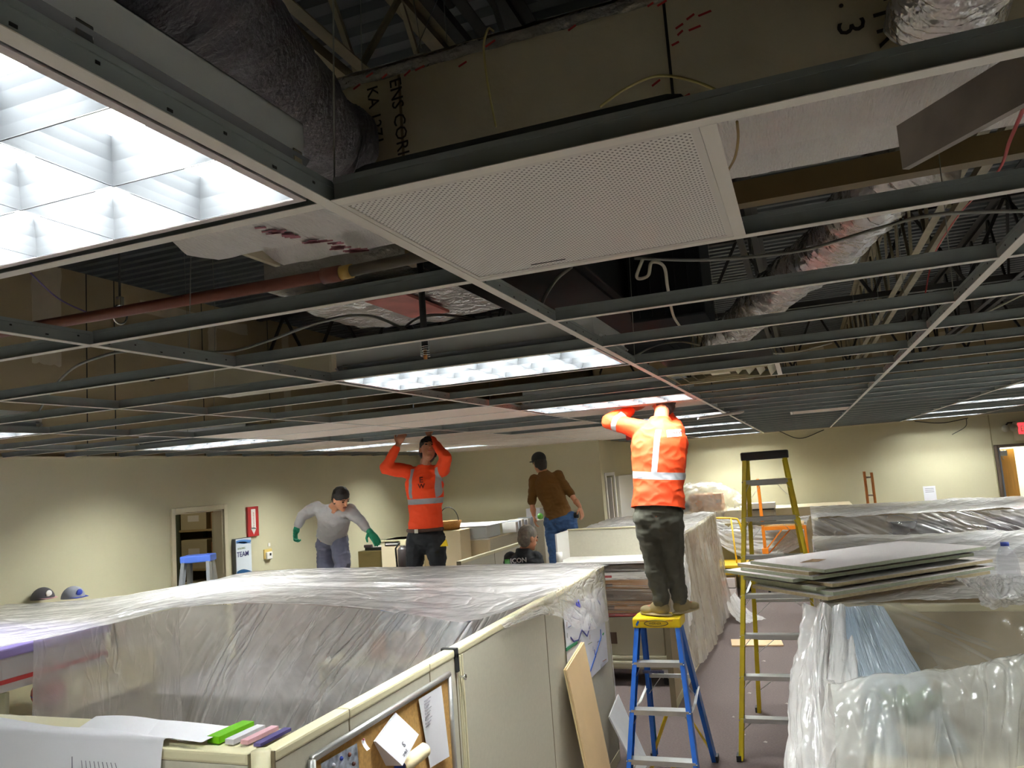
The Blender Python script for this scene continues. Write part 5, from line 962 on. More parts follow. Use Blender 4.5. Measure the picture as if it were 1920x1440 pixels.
# second and third covers further back
rb = thing('plastic_cover', (2.5, 10, 0), 'shiny plastic sheet draped over the rear right cubicle', 'plastic sheet')
XR = (.69, 1.6, 2.6, 3.6, 4.6)
sheet('roof_sheet', [rowY(11.29, 1.5, XR), rowY(10.2, 1.5, XR, .04), rowY(9.25, 1.49, XR)], FILM2, None, 120, 60, folds=.03, fu=9, fv=1, crinkle=.006, seed=41, parent=rb, skew=.3)
sheet('front_sheet', [rowY(9.25, 1.485, XR), rowY(9.1, 1.1, XR), rowY(9.0, .4, XR)], FILM3, None, 220, 70, folds=.07, fu=13, fv=1.0, crinkle=.008, seed=42, parent=rb, skew=-.4, amp=lambda u, v: min(1.2, .2+v*2))
sheet('far_sheet', [rowY(11.32, 1.5, XR), rowY(11.36, 1.1, XR), rowY(11.4, .3, XR)], FILM, None, 80, 30, folds=.05, fu=9, crinkle=.006, seed=43, parent=rb)
t = thing('monitor', (1.9, 9.5, .74), 'dark monitor seen through the shiny plastic at right', 'monitor'); MB().bev((1.55, 9.5, .95), (2.25, 9.55, 1.38), .01).build('screen', mat('screen_dark', (34, 36, 48), .25), t); MB().bev((1.85, 9.52, .74), (1.95, 9.58, .96), .004).build('stand', DARK, t)
t = thing('monitor', (2.9, 9.5, .74), 'violet grey monitor right of the dark one under the shiny plastic', 'monitor'); MB().bev((2.6, 9.5, .98), (3.2, 9.55, 1.38), .01).build('screen', mat('screen_violet', (74, 62, 76), .3), t); MB().bev((2.85, 9.52, .74), (2.95, 9.58, .99), .004).build('stand', DARK, t)
t = thing('desk', (2.6, 9.7, 0), 'desk inside the rear right cubicle', 'desk'); MB().bev((.8, 9.35, .70), (4.5, 10.2, .735), .005).build('desk_top', LAM, t)
for x in (.82, 4.4): MB().bev((x, 9.4, 0), (x+.03, 10.1, .7), .003).build('side_panel', CAP, t)
# ------------------------------------------------------------------ stacked ceiling boards
N0 = V((.723, 3.415, 0)); E1 = V((.743, .669, 0)); E2 = V((-.669, .743, 0)); z = 1.512; nb = 8; th = (1.668-z)/nb
BT = mat('board_face', (206, 198, 196), .85, var=.02, vs=30); BE = mat('board_edge', (168, 172, 150), .9, var=.08, vs=50)
offs = [(-.02, -.02), (.02, -.02), (-.01, .07), (.04, .0), (-.07, .17), (-.03, .06), (-.02, .10), (.0, .0)]; lb = ['lowest board of the stack hanging over the right aisle', 'second board from the bottom of the stack', 'third board from the bottom, its end poking out toward the aisle', 'fourth board from the bottom of the stack', 'fourth board from the top of the stack, sticking out furthest left', 'third board from the top of the stack', 'second board from the top of the stack', 'topmost board of the stack, with a broken flake on it']
for k in range(nb):
    o1, o2 = offs[k]; A_ = N0+E1*o1+E2*o2; Lx = 1.21; Ly = .605; c = A_+E1*Lx/2+E2*Ly/2; z0 = z+k*th
    t = thing('ceiling_board', (c.x, c.y, z0), 'grey-white '+lb[k], 'ceiling board', 'ceiling boards stacked on the right-hand cubicle')
    MB().obox(V((c.x, c.y, z0+th*.45)), E1*Lx/2, E2*Ly/2, (0, 0, th*.44)).build('core', BE if k % 3 else TILEC, t); MB().obox(V((c.x, c.y, z0+th*.88)), E1*Lx/2*.999, E2*Ly/2*.999, (0, 0, th*.07)).build('face', BT, t)
a = Zp(1524, 1052, 1.6695); tag(MB().add([a+E1*.10, a+E2*.05+E1*.02, a-E1*.09+E2*.01, a-E2*.045, a+E1*.03-E2*.03, a+V((0, 0, .012))], [(0, 1, 5), (1, 2, 5), (2, 3, 5), (3, 4, 5), (4, 0, 5), (0, 4, 3, 2, 1)]).build('board_flake', mat('flake', (156, 128, 96), .8, var=.25, vs=20)), 'broken tan flake lying on the topmost board', 'flake')
# ------------------------------------------------------------------ nearest right drape with plants under it
fc = thing('plastic_cover', (1.4, 2.4, 0), 'milky plastic over leafy plants in the lower right corner', 'plastic sheet')
R0 = [Zp(1558, 1284, 1.26), Zp(1640, 1266, 1.31), Zp(1720, 1262, 1.31), Zp(1810, 1250, 1.31), Zp(1900, 1232, 1.30), Zp(2000, 1215, 1.30), Zp(2160, 1190, 1.3)]
R_ = [p+V((.05, .35, -.10)) for p in R0]; F1 = [p+V((0, -.13, -.10)) for p in R0]; F2 = [p+V((-.02, -.22-.05*math.sin(k*1.7), -.42)) for k, p in enumerate(R0)]; F3 = [p+V((-.03, -.30-.06*math.sin(k*2.1), -1.24)) for k, p in enumerate(R0)]
sheet('draped_sheet', [R_, R0, F1, F2, F3], film('near_film', (238, 238, 232), .50, su=12, sv=1.4), None, 200, 150, folds=.05, fu=7, fv=1.2, crinkle=.008, cs=6, seed=51, parent=fc, skew=.12, amp=lambda u, v: .25+max(0, v-.25)*1.2)
Ls = [R0[0]+V((.0, .5, -.12)), R0[0]+V((-.005, .2, -.03)), R0[0].copy()]
sheet('side_fall', [Ls, [p+V((-.06, 0, -.5)) for p in Ls], [p+V((-.12, -.1, -1.24)) for p in Ls]], FILM2, None, 60, 80, folds=.05, fu=6, crinkle=.01, seed=52, parent=fc)
t = thing('low_filing_cabinet', (1.5, 2.9, 0), 'beige filing cabinet hidden under the milky plastic', 'cabinet'); MB().bev((.80, 2.75, 0), (2.1, 3.15, .92), .01).build('body', mat('file_beige', (196, 186, 164), .6), t)
for k in range(3): MB().bev((.83+.42*k, 2.735, .05), (1.22+.42*k, 2.75, .88), .004).build('drawer_front', [BEIGE, mat('file_red', (150, 84, 74), .6), mat('file_green', (120, 136, 106), .6)][k], t)
GL = mat('leaf_green', (46, 92, 50), .5, var=.25, vs=12)
def plant(x, y, z, r, n, lab, pot=(150, 90, 70)):
    t = thing('leafy_plant', (x, y, z), lab, 'plant'); MB().tube([(x, y, z), (x, y, z+.13)], [.06, .08], 14).build('pot', mat('pot_%d' % pot[0], pot, .7), t)
    for k in range(n):
        a = k*2.4; e = .35+.5*((k*37) % 10)/10; d = V((math.cos(a), math.sin(a), 0)); tip = V((x, y, z+.13))+d*r*(.5+.5*e)+V((0, 0, r*(.9-.8*e)+.03)); b = V((x, y, z+.12)); s = V((-d.y, d.x, 0))*r*.20; m_ = (b+tip)/2+V((0, 0, .03))
        MB().add([b, m_+s, tip, m_-s, m_-V((0, 0, .01))], [(0, 1, 4), (1, 2, 4), (2, 3, 4), (3, 0, 4)]).build('leaf', GL, t)
plant(1.02, 2.93, .92, .20, 14, 'leafy plant under the plastic, left of the two at lower right', (196, 190, 176)); plant(1.72, 2.92, .92, .28, 22, 'bushy dark green plant under the plastic at the right edge', (120, 60, 56))

# ------------------------------------------------------------------ unseen covered cubicles, added beside the viewer to bounce light upward
for nm, (x0, x1, y0, y1), lab in [('a', (1.7, 4.9, -2.6, 1.3), 'added plastic covered cubicle beside the viewer, unseen, out of the picture to the right'), ('b', (-4.9, -1.4, -2.8, .2), 'added plastic covered cubicle, unseen, out of the picture to the left of the viewer')]:
    t = thing('added_cubicle', ((x0+x1)/2, (y0+y1)/2, 0), lab, 'cubicle')
    for a, b in [((x0, y0, 0), (x1, y0+.05, 1.38)), ((x0, y1-.05, 0), (x1, y1, 1.38)), ((x0, y0+.05, 0), (x0+.05, y1-.05, 1.38)), ((x1-.05, y0+.05, 0), (x1, y1-.05, 1.38))]: MB().bev(a, b, .006).build('cubicle_wall', BEIGE, t)
    sheet('cover_sheet', [[V((x0-.02, y0, 1.4)), V(((x0+x1)/2, y0, 1.38)), V((x1+.02, y0, 1.4))], [V((x0-.02, (y0+y1)/2, 1.39)), V(((x0+x1)/2, (y0+y1)/2, 1.33)), V((x1+.02, (y0+y1)/2, 1.39))], [V((x0-.02, y1, 1.4)), V(((x0+x1)/2, y1, 1.38)), V((x1+.02, y1, 1.4))]], FILM2, None, 60, 60, folds=.02, fu=4, fv=4, seed=61, parent=t)
# ------------------------------------------------------------------ people
def fuse(mb, name, m, parent, vox=.009, smooth=4, wrinkle=0., ws=14, dirn=None, label=None):
    """voxel-unite overlapping volumes into one continuous skin, then smooth and wrinkle it"""
    me = mb.mesh(name, m); o = bpy.data.objects.new(name, me); COL.objects.link(o)
    r = o.modifiers.new('r', 'REMESH'); r.mode = 'VOXEL'; r.voxel_size = vox; r.use_smooth_shade = True
    s = o.modifiers.new('s', 'SMOOTH'); s.factor = .5; s.iterations = smooth
    dg = bpy.context.evaluated_depsgraph_get(); dg.update(); e = o.evaluated_get(dg)
    m2 = bpy.data.meshes.new_from_object(e); bpy.data.objects.remove(o); m2.name = name
    m2.materials.clear(); m2.materials.append(m)
    if wrinkle:
        nv = [v.normal.copy() for v in m2.vertices]
        for v, n in zip(m2.vertices, nv):
            p = v.co; q = V((p.x*ws, p.y*ws, p.z*ws*1.6)) if dirn is None else V((p.x*ws*dirn[0], p.y*ws*dirn[1], p.z*ws*dirn[2]))
            v.co = p+n*wrinkle*(noise.noise(q)+.5*(ridge(q*1.7)-.4))
    for p in m2.polygons: p.use_smooth = True
    m2.update(); o = bpy.data.objects.new(name, m2); COL.objects.link(o)
    if parent: adopt(o, parent)
    if label: o['label'] = label
    return o
def banded(name, base, bands, rough=.75):
    """cloth colour with sewn-on reflective bands: each band is a slab (centre, axis, half width) limited to a ball (centre, radius)"""
    m = mat(name, base, rough); n = m.node_tree.nodes; L = m.node_tree.links; b = n['Principled BSDF']; tc = n.new('ShaderNodeTexCoord'); geo = tc.outputs['Object']; acc = None
    def mth(op, a, c=None):
        k = n.new('ShaderNodeMath'); k.operation = op
        for i, q in enumerate((a, c)):
            if q is None: continue
            if isinstance(q, (int, float)): k.inputs[i].default_value = q
            else: L.new(q, k.inputs[i])
        return k.outputs[0]
    for (c, ax, hw, bc, br) in bands:
        ax = V(ax).normalized(); d = n.new('ShaderNodeVectorMath'); d.operation = 'DOT_PRODUCT'; L.new(geo, d.inputs[0]); d.inputs[1].default_value = ax
        v1 = mth('LESS_THAN', mth('ABSOLUTE', mth('SUBTRACT', d.outputs['Value'], V(c).dot(ax))), hw)
        ds = n.new('ShaderNodeVectorMath'); ds.operation = 'DISTANCE'; L.new(geo, ds.inputs[0]); ds.inputs[1].default_value = V(bc)
        v = mth('MULTIPLY', v1, mth('LESS_THAN', ds.outputs['Value'], br)); acc = v if acc is None else mth('MAXIMUM', acc, v)
    mx = n.new('ShaderNodeMix'); mx.data_type = 'RGBA'; L.new(acc, mx.inputs[0]); mx.inputs[6].default_value = srgb(*base); mx.inputs[7].default_value = srgb(160, 160, 164); L.new(mx.outputs[2], b.inputs['Base Color'])
    return m
SKIN = mat('skin', (196, 136, 102), .55); SKIN2 = mat('skin_dark', (160, 104, 74), .55); HAIRB = mat('hair_dark', (30, 22, 18), .6); EYE = mat('eye', (30, 24, 22), .2); LIP = mat('lip', (150, 84, 70), .5)
def torso(mb, J, k=1.0, hem=0., chest=1., top=1.0, low=0):
    """closed elliptical loft from below the hips to the neck, plus the shoulder yoke"""
    sl, sr, hl, hr, nk = J['shL'], J['shR'], J['hpL'], J['hpR'], J['neck']
    rt = (sr-sl).normalized(); rh = (hr-hl).normalized(); pel = (hl+hr)/2; up = (nk-pel).normalized(); fw = up.cross(rt).normalized()*(-1); L_ = (nk-pel).length
    if J.get('fwd') is not None and fw.dot(J['fwd']) < 0: fw = -fw
    prof = [(-.22, .10, .08), (-.16, .155, .11), (-.05, .168, .118), (.12, .158, .112), (.30, .150, .108), (.48, .158, .114), (.66, .172, .122), (.80, .172, .115), (.90, .135, .095), (.96, .088, .078), (top, .068, .068), (top+.04, .062, .064)]
    if low: prof = [(-.10, .08, .06)]+prof[2:]
    vs = []; n = 20; R = []
    for i in range(len(prof)-1):
        for q in range(3):
            t = q/3; a_ = prof[max(i-1, 0)]; b_ = prof[i]; c_ = prof[i+1]; d_ = prof[min(i+2, len(prof)-1)]
            R.append([cr1(a_[z], b_[z], c_[z], d_[z], t) for z in range(3)])
    R.append(prof[-1])
    for (t, a, b) in R:
        tt = min(1, max(0, t)); r = (rh*(1-tt)+rt*tt); r = (r-up*r.dot(up)).normalized(); g = up.cross(r).normalized(); g = g if g.dot(fw) > 0 else -g
        c = pel+up*L_*t+fw*(J.get('arch', 0)*math.sin(math.pi*tt))
        vs += [c+r*(a*k*chest*math.cos(2*math.pi*q/n))+g*(b*k*chest*math.sin(2*math.pi*q/n)) for q in range(n)]
    m_ = len(R); mb.add(vs, [(i*n+q, i*n+(q+1) % n, (i+1)*n+(q+1) % n, (i+1)*n+q) for i in range(m_-1) for q in range(n)]+[tuple(range(n)), tuple((m_-1)*n+q for q in range(n))], 0, True)
    mb.limb([sl+V((0, 0, -.01)), nk-up*.06, sr+V((0, 0, -.01))], [.056*k, .055*k, .056*k])
    return rt, up, fw
def cut_below(o, p, nrm):
    """trim everything on the far side of a plane: a clean hem, cuff or waistband"""
    M = wmat(o); Mi = M.inverted(); bm = bmesh.new(); bm.from_mesh(o.data)
    bmesh.ops.bisect_plane(bm, geom=bm.verts[:]+bm.edges[:]+bm.faces[:], plane_co=Mi @ p, plane_no=V(nrm), clear_inner=True)
    bm.to_mesh(o.data); bm.free()
def hand(mb, w, d, palm_n, size=1.0, curl=.4, grip=.045, thumb=1):
    """five-fingered hand from wrist w along d; palm faces palm_n"""
    d = V(d).normalized(); n = V(palm_n); n = (n-d*n.dot(d)).normalized(); s = d.cross(n)*thumb; c = w+d*.05*size
    mb.ell(c, s*.040*size, n*.016*size, d*.055*size, 12, 8)
    for k, (off, L_) in enumerate([(-.030, .062), (-.010, .074), (.010, .078), (.030, .070)]):
        b = w+d*.085*size+s*off*size; a1 = b+(d*math.cos(curl*.5)+n*math.sin(curl*.5))*L_*.42*size; a2 = a1+(d*math.cos(curl*1.6)+n*math.sin(curl*1.6))*L_*.34*size; a3 = a2+(d*math.cos(curl*2.5)+n*math.sin(curl*2.5))*L_*.26*size
        mb.limb([b-d*.02, a1, a2, a3], [.0115*size, .0105*size, .0095*size, .008*size])
    b = w+d*.030*size+s*.034*size; e = b+(d*.7+s*.75+n*.3).normalized()*.038*size; mb.limb([b, e, e+(d*.9+s*.2+n*.4).normalized()*.030*size], [.014*size, .0115*size, .0095*size])
def head(mb, c, f, u, k=1.0):
    f = V(f).normalized(); u = (V(u)-f*V(u).dot(f)).normalized(); s = f.cross(u)
    mb.ell(c+u*.025*k, s*.074*k, f*.094*k, u*.098*k, 18, 12); mb.ell(c-u*.04*k+f*.018*k, s*.058*k, f*.068*k, u*.075*k, 16, 10)
    mb.ell(c-u*.098*k+f*.055*k, s*.025*k, f*.022*k, u*.018*k, 10, 7)
    mb.limb([c+u*.012*k+f*.088*k, c-u*.022*k+f*.105*k], [.010*k, .014*k]); mb.ell(c+u*.025*k+f*.082*k, s*.050*k, f*.014*k, u*.010*k, 10, 6)
    for q in (-1, 1): mb.ell(c+s*q*.075*k-u*.005*k-f*.008*k, s*.010*k, f*.020*k, u*.032*k, 10, 7)
    return f, u, s
def person(base, label, J, skin, shirt, trous, hair, shoe, sleeve=1.0, shirtname='shirt', glove=None, cap=None, bag=1.0, hairlen=0., size=1.0, hm=.006):
    t = thing('person', base, label, 'person')
    mb = MB(); torso(mb, J, .90, low=1)
    for s in 'LR':
        mb.limb([J['sh'+s], J['el'+s], J['wr'+s]], [.046, .037, .026]); mb.limb([J['wr'+s], (J['wr'+s]*.6+J['el'+s]*.4)], [.025, .040])
        if not J.get('gloved'): hand(mb, J['wr'+s], J['hd'+s], J['pn'+s], 1.0, J.get('curl'+s, .35), thumb=1 if s == 'L' else -1)
        mb.limb([J['hp'+s], (J['hp'+s]+J['kn'+s])/2, J['kn'+s], J['kn'+s]*.65+J['an'+s]*.35, J['an'+s]], [.080, .074, .052, .054, .036])
        a = J['an'+s]; d = V(J['toe'+s]).normalized(); mb.limb([a-V((0, 0, .04)), a+d*.10-V((0, 0, .06)), a+d*.16-V((0, 0, .065))], [.036, .032, .024])
    mb.limb([J['neck']-V((0, 0, .05)), J['neck'], J['head']-V(J['up']).normalized()*.03], [.07, .056, .054]); head(mb, J['head'], J['face'], J['up'], size)
    body = fuse(mb, 'body', skin, t, hm, 3)
    f = V(J['face']).normalized(); u = (V(J['up'])-f*V(J['up']).dot(f)).normalized(); s_ = f.cross(u); c = J['head']
    for q in (-1, 1):
        MB().ell(c+f*.090+u*.010+s_*q*.031, s_*.013, f*.006, u*.007, 10, 6).build('eye', EYE, t); MB().limb([c+f*.097+u*.030+s_*q*.018, c+f*.090+u*.031+s_*q*.046], [.004, .003]).build('eyebrow', hair, t)
    MB().ell(c+f*.084-u*.058, s_*.024, f*.008, u*.006, 10, 6).build('mouth', LIP, t)
    h = MB(); h.ell(c+u*.048-f*.006, s_*.083, f*.099, u*.088, 20, 12); h.ell(c+u*.0-f*.045, s_*.078, f*.062, u*.085, 16, 10)
    if hairlen: h.ell(c-u*.045-f*.055, s_*.070, f*.045, u*.070, 14, 9); [h.ell(c-u*.01-f*.03+s_*q*.072, s_*.016, f*.030, u*.06, 10, 7) for q in (-1, 1)]
    fuse(h, 'hair', hair, t, .008, 2, .004, 40)
    if cap:
        k = MB(); k.ell(c+u*.052-f*.004, s_*.092, f*.103, u*.090, 20, 12); fuse(k, 'cap', cap[0], t, .008, 3)
        if cap[1]: MB().bev(V((-.06, -.0, -.004)), V((.06, .075, .004)), .003); cd_ = V(cap[1]).normalized(); sd = cd_.cross(u).normalized(); MB().ell(c+u*.035+cd_*.115, sd*.065, cd_*.06, u*.008, 14, 6).build('cap_brim', cap[0], t)
    # shirt
    sm = MB(); rt, up, fw = torso(sm, J, 1.09*bag)
    for s in 'LR':
        a, b, w_ = J['sh'+s], J['el'+s], J['wr'+s]
        if sleeve >= 1: e = b+(w_-b)*(.86 if sleeve == 1 else sleeve-1); sm.limb([a, (a+b)/2, b, e], [.070*bag, .064*bag, .054*bag, .040*bag])
        else: e = a+(b-a)*sleeve; sm.limb([a, e], [.070*bag, .058*bag])
    sh = fuse(sm, shirtname, shirt, t, .009, 4, .012, 7)
    pel0 = (J['hpL']+J['hpR'])/2; cut_below(sh, pel0+up*J.get('hem', .0), (up*.9+V((0, 0, .1))).normalized())
    # trousers
    tm = MB(); pel = (J['hpL']+J['hpR'])/2; rh = (J['hpR']-J['hpL']).normalized(); tm.ell(pel+up*.01, rh*.166, fw*.122, up*.12, 18, 12)
    tm.ell(pel-up*.05, rh*.125, fw*.10, up*.11, 14, 9)
    for s in 'LR': tm.limb([J['hp'+s], (J['hp'+s]+J['kn'+s])/2, J['kn'+s], (J['kn'+s]+J['an'+s])/2, J['an'+s]+V((0, 0, .01))], [.100, .092, .074, .066, .060])
    fuse(tm, 'trousers', trous, t, .009, 3, .014, 9)
    for s in 'LR':
        a = J['an'+s]; d = V(J['toe'+s]); d.z = 0; d.normalize(); sd = V((-d.y, d.x, 0)); zf = a.z-.105
        k = MB(); k.ell(V((a.x, a.y, zf+.055))+d*.02, sd*.048, d*.085, V((0, 0, .055)), 14, 9); k.ell(V((a.x, a.y, zf+.035))+d*.12, sd*.050, d*.075, V((0, 0, .036)), 14, 9); k.limb([V((a.x, a.y, zf+.06)), V((a.x, a.y, zf+.12))], [.046, .046])
        so = fuse(k, 'shoe', shoe, t, .008, 2); k = MB(); k.ell(V((a.x, a.y, zf+.014))+d*.06, sd*.052, d*.145, V((0, 0, .014)), 18, 8); k.build('sole', mat('sole_pale', (170, 154, 120), .7), so)
    return t, rt, up, fw, sh
OR1 = (226, 66, 2)
# 1: worker on the blue ladder, seen from behind
def yp(x, y, d): return Yp(x, y, d)
F0 = V((-.18, 1, 0)).normalized()                                    # the way he faces: away from the viewer, a little left
J = dict(shL=yp(1206, 808, 4.80), shR=yp(1264, 812, 4.80), neck=yp(1238, 790, 4.82), head=yp(1243, 750, 4.98), face=V((-.75, .6, .12)), up=V((0, .1, 1)), hpL=yp(1212, 968, 4.66), hpR=yp(1256, 968, 4.66),
         knL=yp(1226, 1052, 4.68), knR=yp(1262, 1044, 4.70), anL=yp(1240, 1126, 4.70), anR=yp(1274, 1122, 4.78), elL=yp(1142, 790, 4.86), wrL=yp(1186, 768, 5.02), elR=yp(1266, 800, 5.05), wrR=yp(1225, 752, 5.15), hdL=V((.8, .3, .35)), hdR=V((-.6, .2, .6)), pnL=V((0, .5, .6)), pnR=V((0, -.5, .6)), toeL=V((-.7, .35, 0)), toeR=V((.5, .8, 0)), fwd=F0, hem=.06, curlL=.6, curlR=.6)
for s in 'LR': J['an'+s].z = HB+.105
ctr = (J['shL']+J['shR'])/2; rtv = (J['shR']-J['shL']).normalized(); pl = (J['hpL']+J['hpR'])/2; bz = pl.z+.26; bk = V((0, -1, 0))
bx = ctr+rtv*(-.005)
aL = (J['elL']-J['shL']).normalized()
VEST1 = banded('hi_vis_orange', OR1, [(V((0, 0, bz)), V((.10, 0, 1)), .026, V((pl.x, pl.y, bz)), .24), (yp(1231, 860, 4.66), rtv, .022, yp(1231, 848, 4.62), .175), (J['shL']+aL*.22, aL, .022, J['shL']+aL*.22, .11)])
t, rt, up, fw, sh = person((-.40, 4.74, HB), 'man in orange reflective top seen from behind, standing on the blue ladder', J, SKIN2, VEST1, mat('grey_work_trousers', (84, 82, 72), .85, var=.14, vs=7), HAIRB, mat('tan_boots', (132, 118, 84), .8, var=.1), bag=1.12, hairlen=1)
p = yp(1252, 812, 4.56); 
def patch_on(mbm, center, w, h, m, nm, parent, toward=CAM):
    """a small cloth patch lying on the nearest cloth surface below the point, following it"""
    o = mbm; me = o.data; M = wmat(o); inv = M.inverted(); dg = None
    from mathutils.bvhtree import BVHTree
    bv = BVHTree.FromPolygons([M @ v.co for v in me.vertices], [tuple(q.vertices) for q in me.polygons])
    d = (center-toward).normalized(); R_ = d.cross(V((0, 0, 1))).normalized(); U_ = R_.cross(d).normalized()
    def hit(a, b):
        q = center+R_*a+U_*b-d*.6; h_, n_, i_, l_ = bv.ray_cast(q, d)
        return (h_-d*.004) if h_ is not None else center+R_*a+U_*b
    g = MB().grid(lambda u, v: hit((u-.5)*w, (.5-v)*h), 10, 6); g.open = True; g.build(nm, m, parent)
    return hit, R_, U_, d
def print_on(sh, txt, size, px, py, dep, m, parent, nm, sx=0, bold=.0008):
    """lettering pressed onto the cloth surface"""
    from mathutils.bvhtree import BVHTree
    M = wmat(sh); bv = BVHTree.FromPolygons([M @ v.co for v in sh.data.vertices], [tuple(q.vertices) for q in sh.data.polygons])
    c = Yp(px, py, dep); d = (c-CAM).normalized(); R_ = d.cross(V((0, 0, 1))).normalized(); R_ = (R_-V((0, 0, 1))*0).normalized(); U_ = R_.cross(d).normalized()
    o = text(txt, size, c-d*.3, R_, U_, m, parent, nm, ext=.0002, bold=bold)
    W = wmat(o)
    Wi = W.inverted()
    for v in o.data.vertices:
        w_ = W @ v.co; q = w_-d*(w_-(c-d*.5)).dot(d); h_, n_, i_, l_ = bv.ray_cast(q, d)
        if h_ is not None: v.co = Wi @ (h_-d*.0055)
    return o
patch_on(sh, Yp(1264, 812, 4.72), .105, .052, WHITE, 'back_patch', t); print_on(sh, 'CREW', .036, 1255, 815, 4.72, mat('patch_ink', (150, 50, 40), .6), t, 'patch_word')
tl = thing('hand_tool', J['wrL']+V((0, 0, -.2)), 'small red tool dangling below the raised elbow of the worker on the blue ladder', 'tool'); p = Yp(1179, 818, 4.95); MB().bev(p-V((.02, .02, .03)), p+V((.02, .02, .03)), .006).tube([p+V((0, 0, .03)), p+V((0, 0, .16))], .004, 6).build('tool_body', RED, tl)
# 2: worker facing us, arms up
d_ = 5.68
J = dict(shL=yp(766, 884, d_), shR=yp(829, 880, d_), neck=yp(796, 876, d_), head=yp(803, 843, d_-.05), face=V((.55, -.75, .42)), up=V((-.15, .35, 1)), hpL=yp(781, 1008, d_), hpR=yp(815, 1008, d_), elL=yp(722, 879, d_-.10), wrL=yp(746, 834, d_-.1), elR=yp(836, 858, d_-.12), wrR=yp(806, 820, d_-.02), hdL=V((.45, 0, .8)), hdR=V((-.3, .1, 1)), pnL=V((.2, .4, .5)), pnR=V((0, .4, .5)), curlL=.8, curlR=.5,
         toeL=V((-.2, -1, 0)), toeR=V((.3, -1, 0)), fwd=V((.2, -1, 0)), hem=.085)
for s, o_ in (('L', -.085), ('R', .085)):
    h = J['hp'+s]; J['kn'+s] = V((h.x+o_*.4, h.y-.03, h.z-.42)); J['an'+s] = V((-2.72+o_, 5.70, HS+.105)); J['kn'+s].z = (h.z+J['an'+s].z)/2
pl = (J['hpL']+J['hpR'])/2; zb = yp(797, 940, d_-.12).z; rtv = (J['shR']-J['shL']).normalized(); ctr = (J['shL']+J['shR'])/2
VEST2 = banded('hi_vis_red_orange', (244, 72, 16), [(V((0, 0, zb)), V((0, 0, 1)), .026, V((pl.x, pl.y, zb)), .235), (yp(770, 900, d_-.1), rtv, .020, yp(771, 905, d_-.12), .15), (yp(817, 900, d_-.1), rtv, .020, yp(817, 905, d_-.12), .15)])
t, rt, up, fw, sh = person((-2.72, 5.72, HS), 'man in orange reflective shirt facing the viewer, both hands up at the ceiling', J, SKIN2, VEST2, mat('black_trousers', (24, 26, 30), .8, var=.2, vs=8), HAIRB, DARK, bag=1.02, hairlen=1)
BLK2 = mat('shirt_ink', (120, 30, 20), .7); print_on(sh, 'E', .075, 786, 905, d_-.1, BLK2, t, 'chest_print', bold=.002); print_on(sh, 'W', .06, 784, 916, d_-.1, BLK2, t, 'chest_print', bold=.002)
b = (J['hpL']+J['hpR'])/2+V((0, 0, .075)); MB().tube([b+V((.172*math.cos(a), .128*math.sin(a), 0)) for a in [k*math.pi/12 for k in range(25)]], .018, 8).build('belt', mat('belt_brown', (70, 46, 34), .6), t); MB().bev(b+V((-.03, -.165, -.02)), b+V((.01, -.15, .02)), .003).build('buckle', CHROME, t)
q = yp(831, 1018, d_-.14); MB().prism([(q.x-.03, q.z-.03), (q.x+.045, q.z-.03), (q.x+.03, q.z+.03)], 'y', q.y-.01, q.y+.01).build('yellow_tape_measure', YEL, t)
# 3: man with green gloves, bending
d_ = 6.15
J = dict(shL=yp(594, 951, d_-.12), shR=yp(656, 958, d_-.14), neck=yp(626, 951, d_-.12), head=yp(639, 936, d_-.26), face=V((.85, -.35, -.42)), up=V((.35, -.3, 1)), hpL=yp(609, 1016, d_+.08), hpR=yp(636, 1010, d_+.06), elL=yp(568, 966, d_-.12), wrL=yp(557, 988, d_-.16), elR=yp(675, 976, d_-.2), wrR=yp(691, 994, d_-.22), hdL=V((-.15, -.2, -1)), hdR=V((.75, -.2, -.75)), pnL=V((.8, .2, 0)), pnR=V((-.2, .3, -.8)), curlL=.9, curlR=.25,
         gloved=1, toeL=V((-.1, -1, 0)), toeR=V((.4, -1, 0)), fwd=V((.2, -1, -.3)), hem=.03)
J['knL'] = yp(613, 1078, d_-.05); J['knR'] = yp(643, 1052, d_-.16); J['anL'] = V((J['hpL'].x+.02, d_+.0, .73+.105)); J['anR'] = V((J['hpR'].x+.05, d_-.02, .73+.105))
J['knL'].z = (J['hpL'].z+J['anL'].z)/2; J['knR'].z = (J['hpR'].z+J['anR'].z)/2+.03
t, rt, up, fw, sh = person((J['hpL'].x, d_, .73), 'man in light grey sweatshirt and green gloves leaning over with arms spread', J, SKIN, mat('sweatshirt_grey', (176, 172, 172), .9, var=.06, vs=9), mat('slate_trousers', (98, 98, 116), .85, var=.1, vs=8), HAIRB, DARK, bag=1.03)
GLV = mat('glove_green', (16, 132, 96), .6)
for s in 'LR':
    g = MB(); hand(g, J['wr'+s]+V(J['hd'+s]).normalized()*.012, J['hd'+s], J['pn'+s], 1.15, J['curl'+s], thumb=1 if s == 'L' else -1); g.limb([J['wr'+s]+V(J['hd'+s]).normalized()*.0, J['wr'+s]+V(J['hd'+s]).normalized()*.04], [.032, .036]); fuse(g, 'glove', GLV, t, .005, 2)
for s, k in (('R', .0),):
    for q in range(2): MB().tube([J['knR']*.45+J['anR']*.55+V((.069*math.cos(a), .069*math.sin(a), .10-.05*q)) for a in [i*math.pi/8 for i in range(17)]], .006, 6).build('shin_band', WHITE, t)
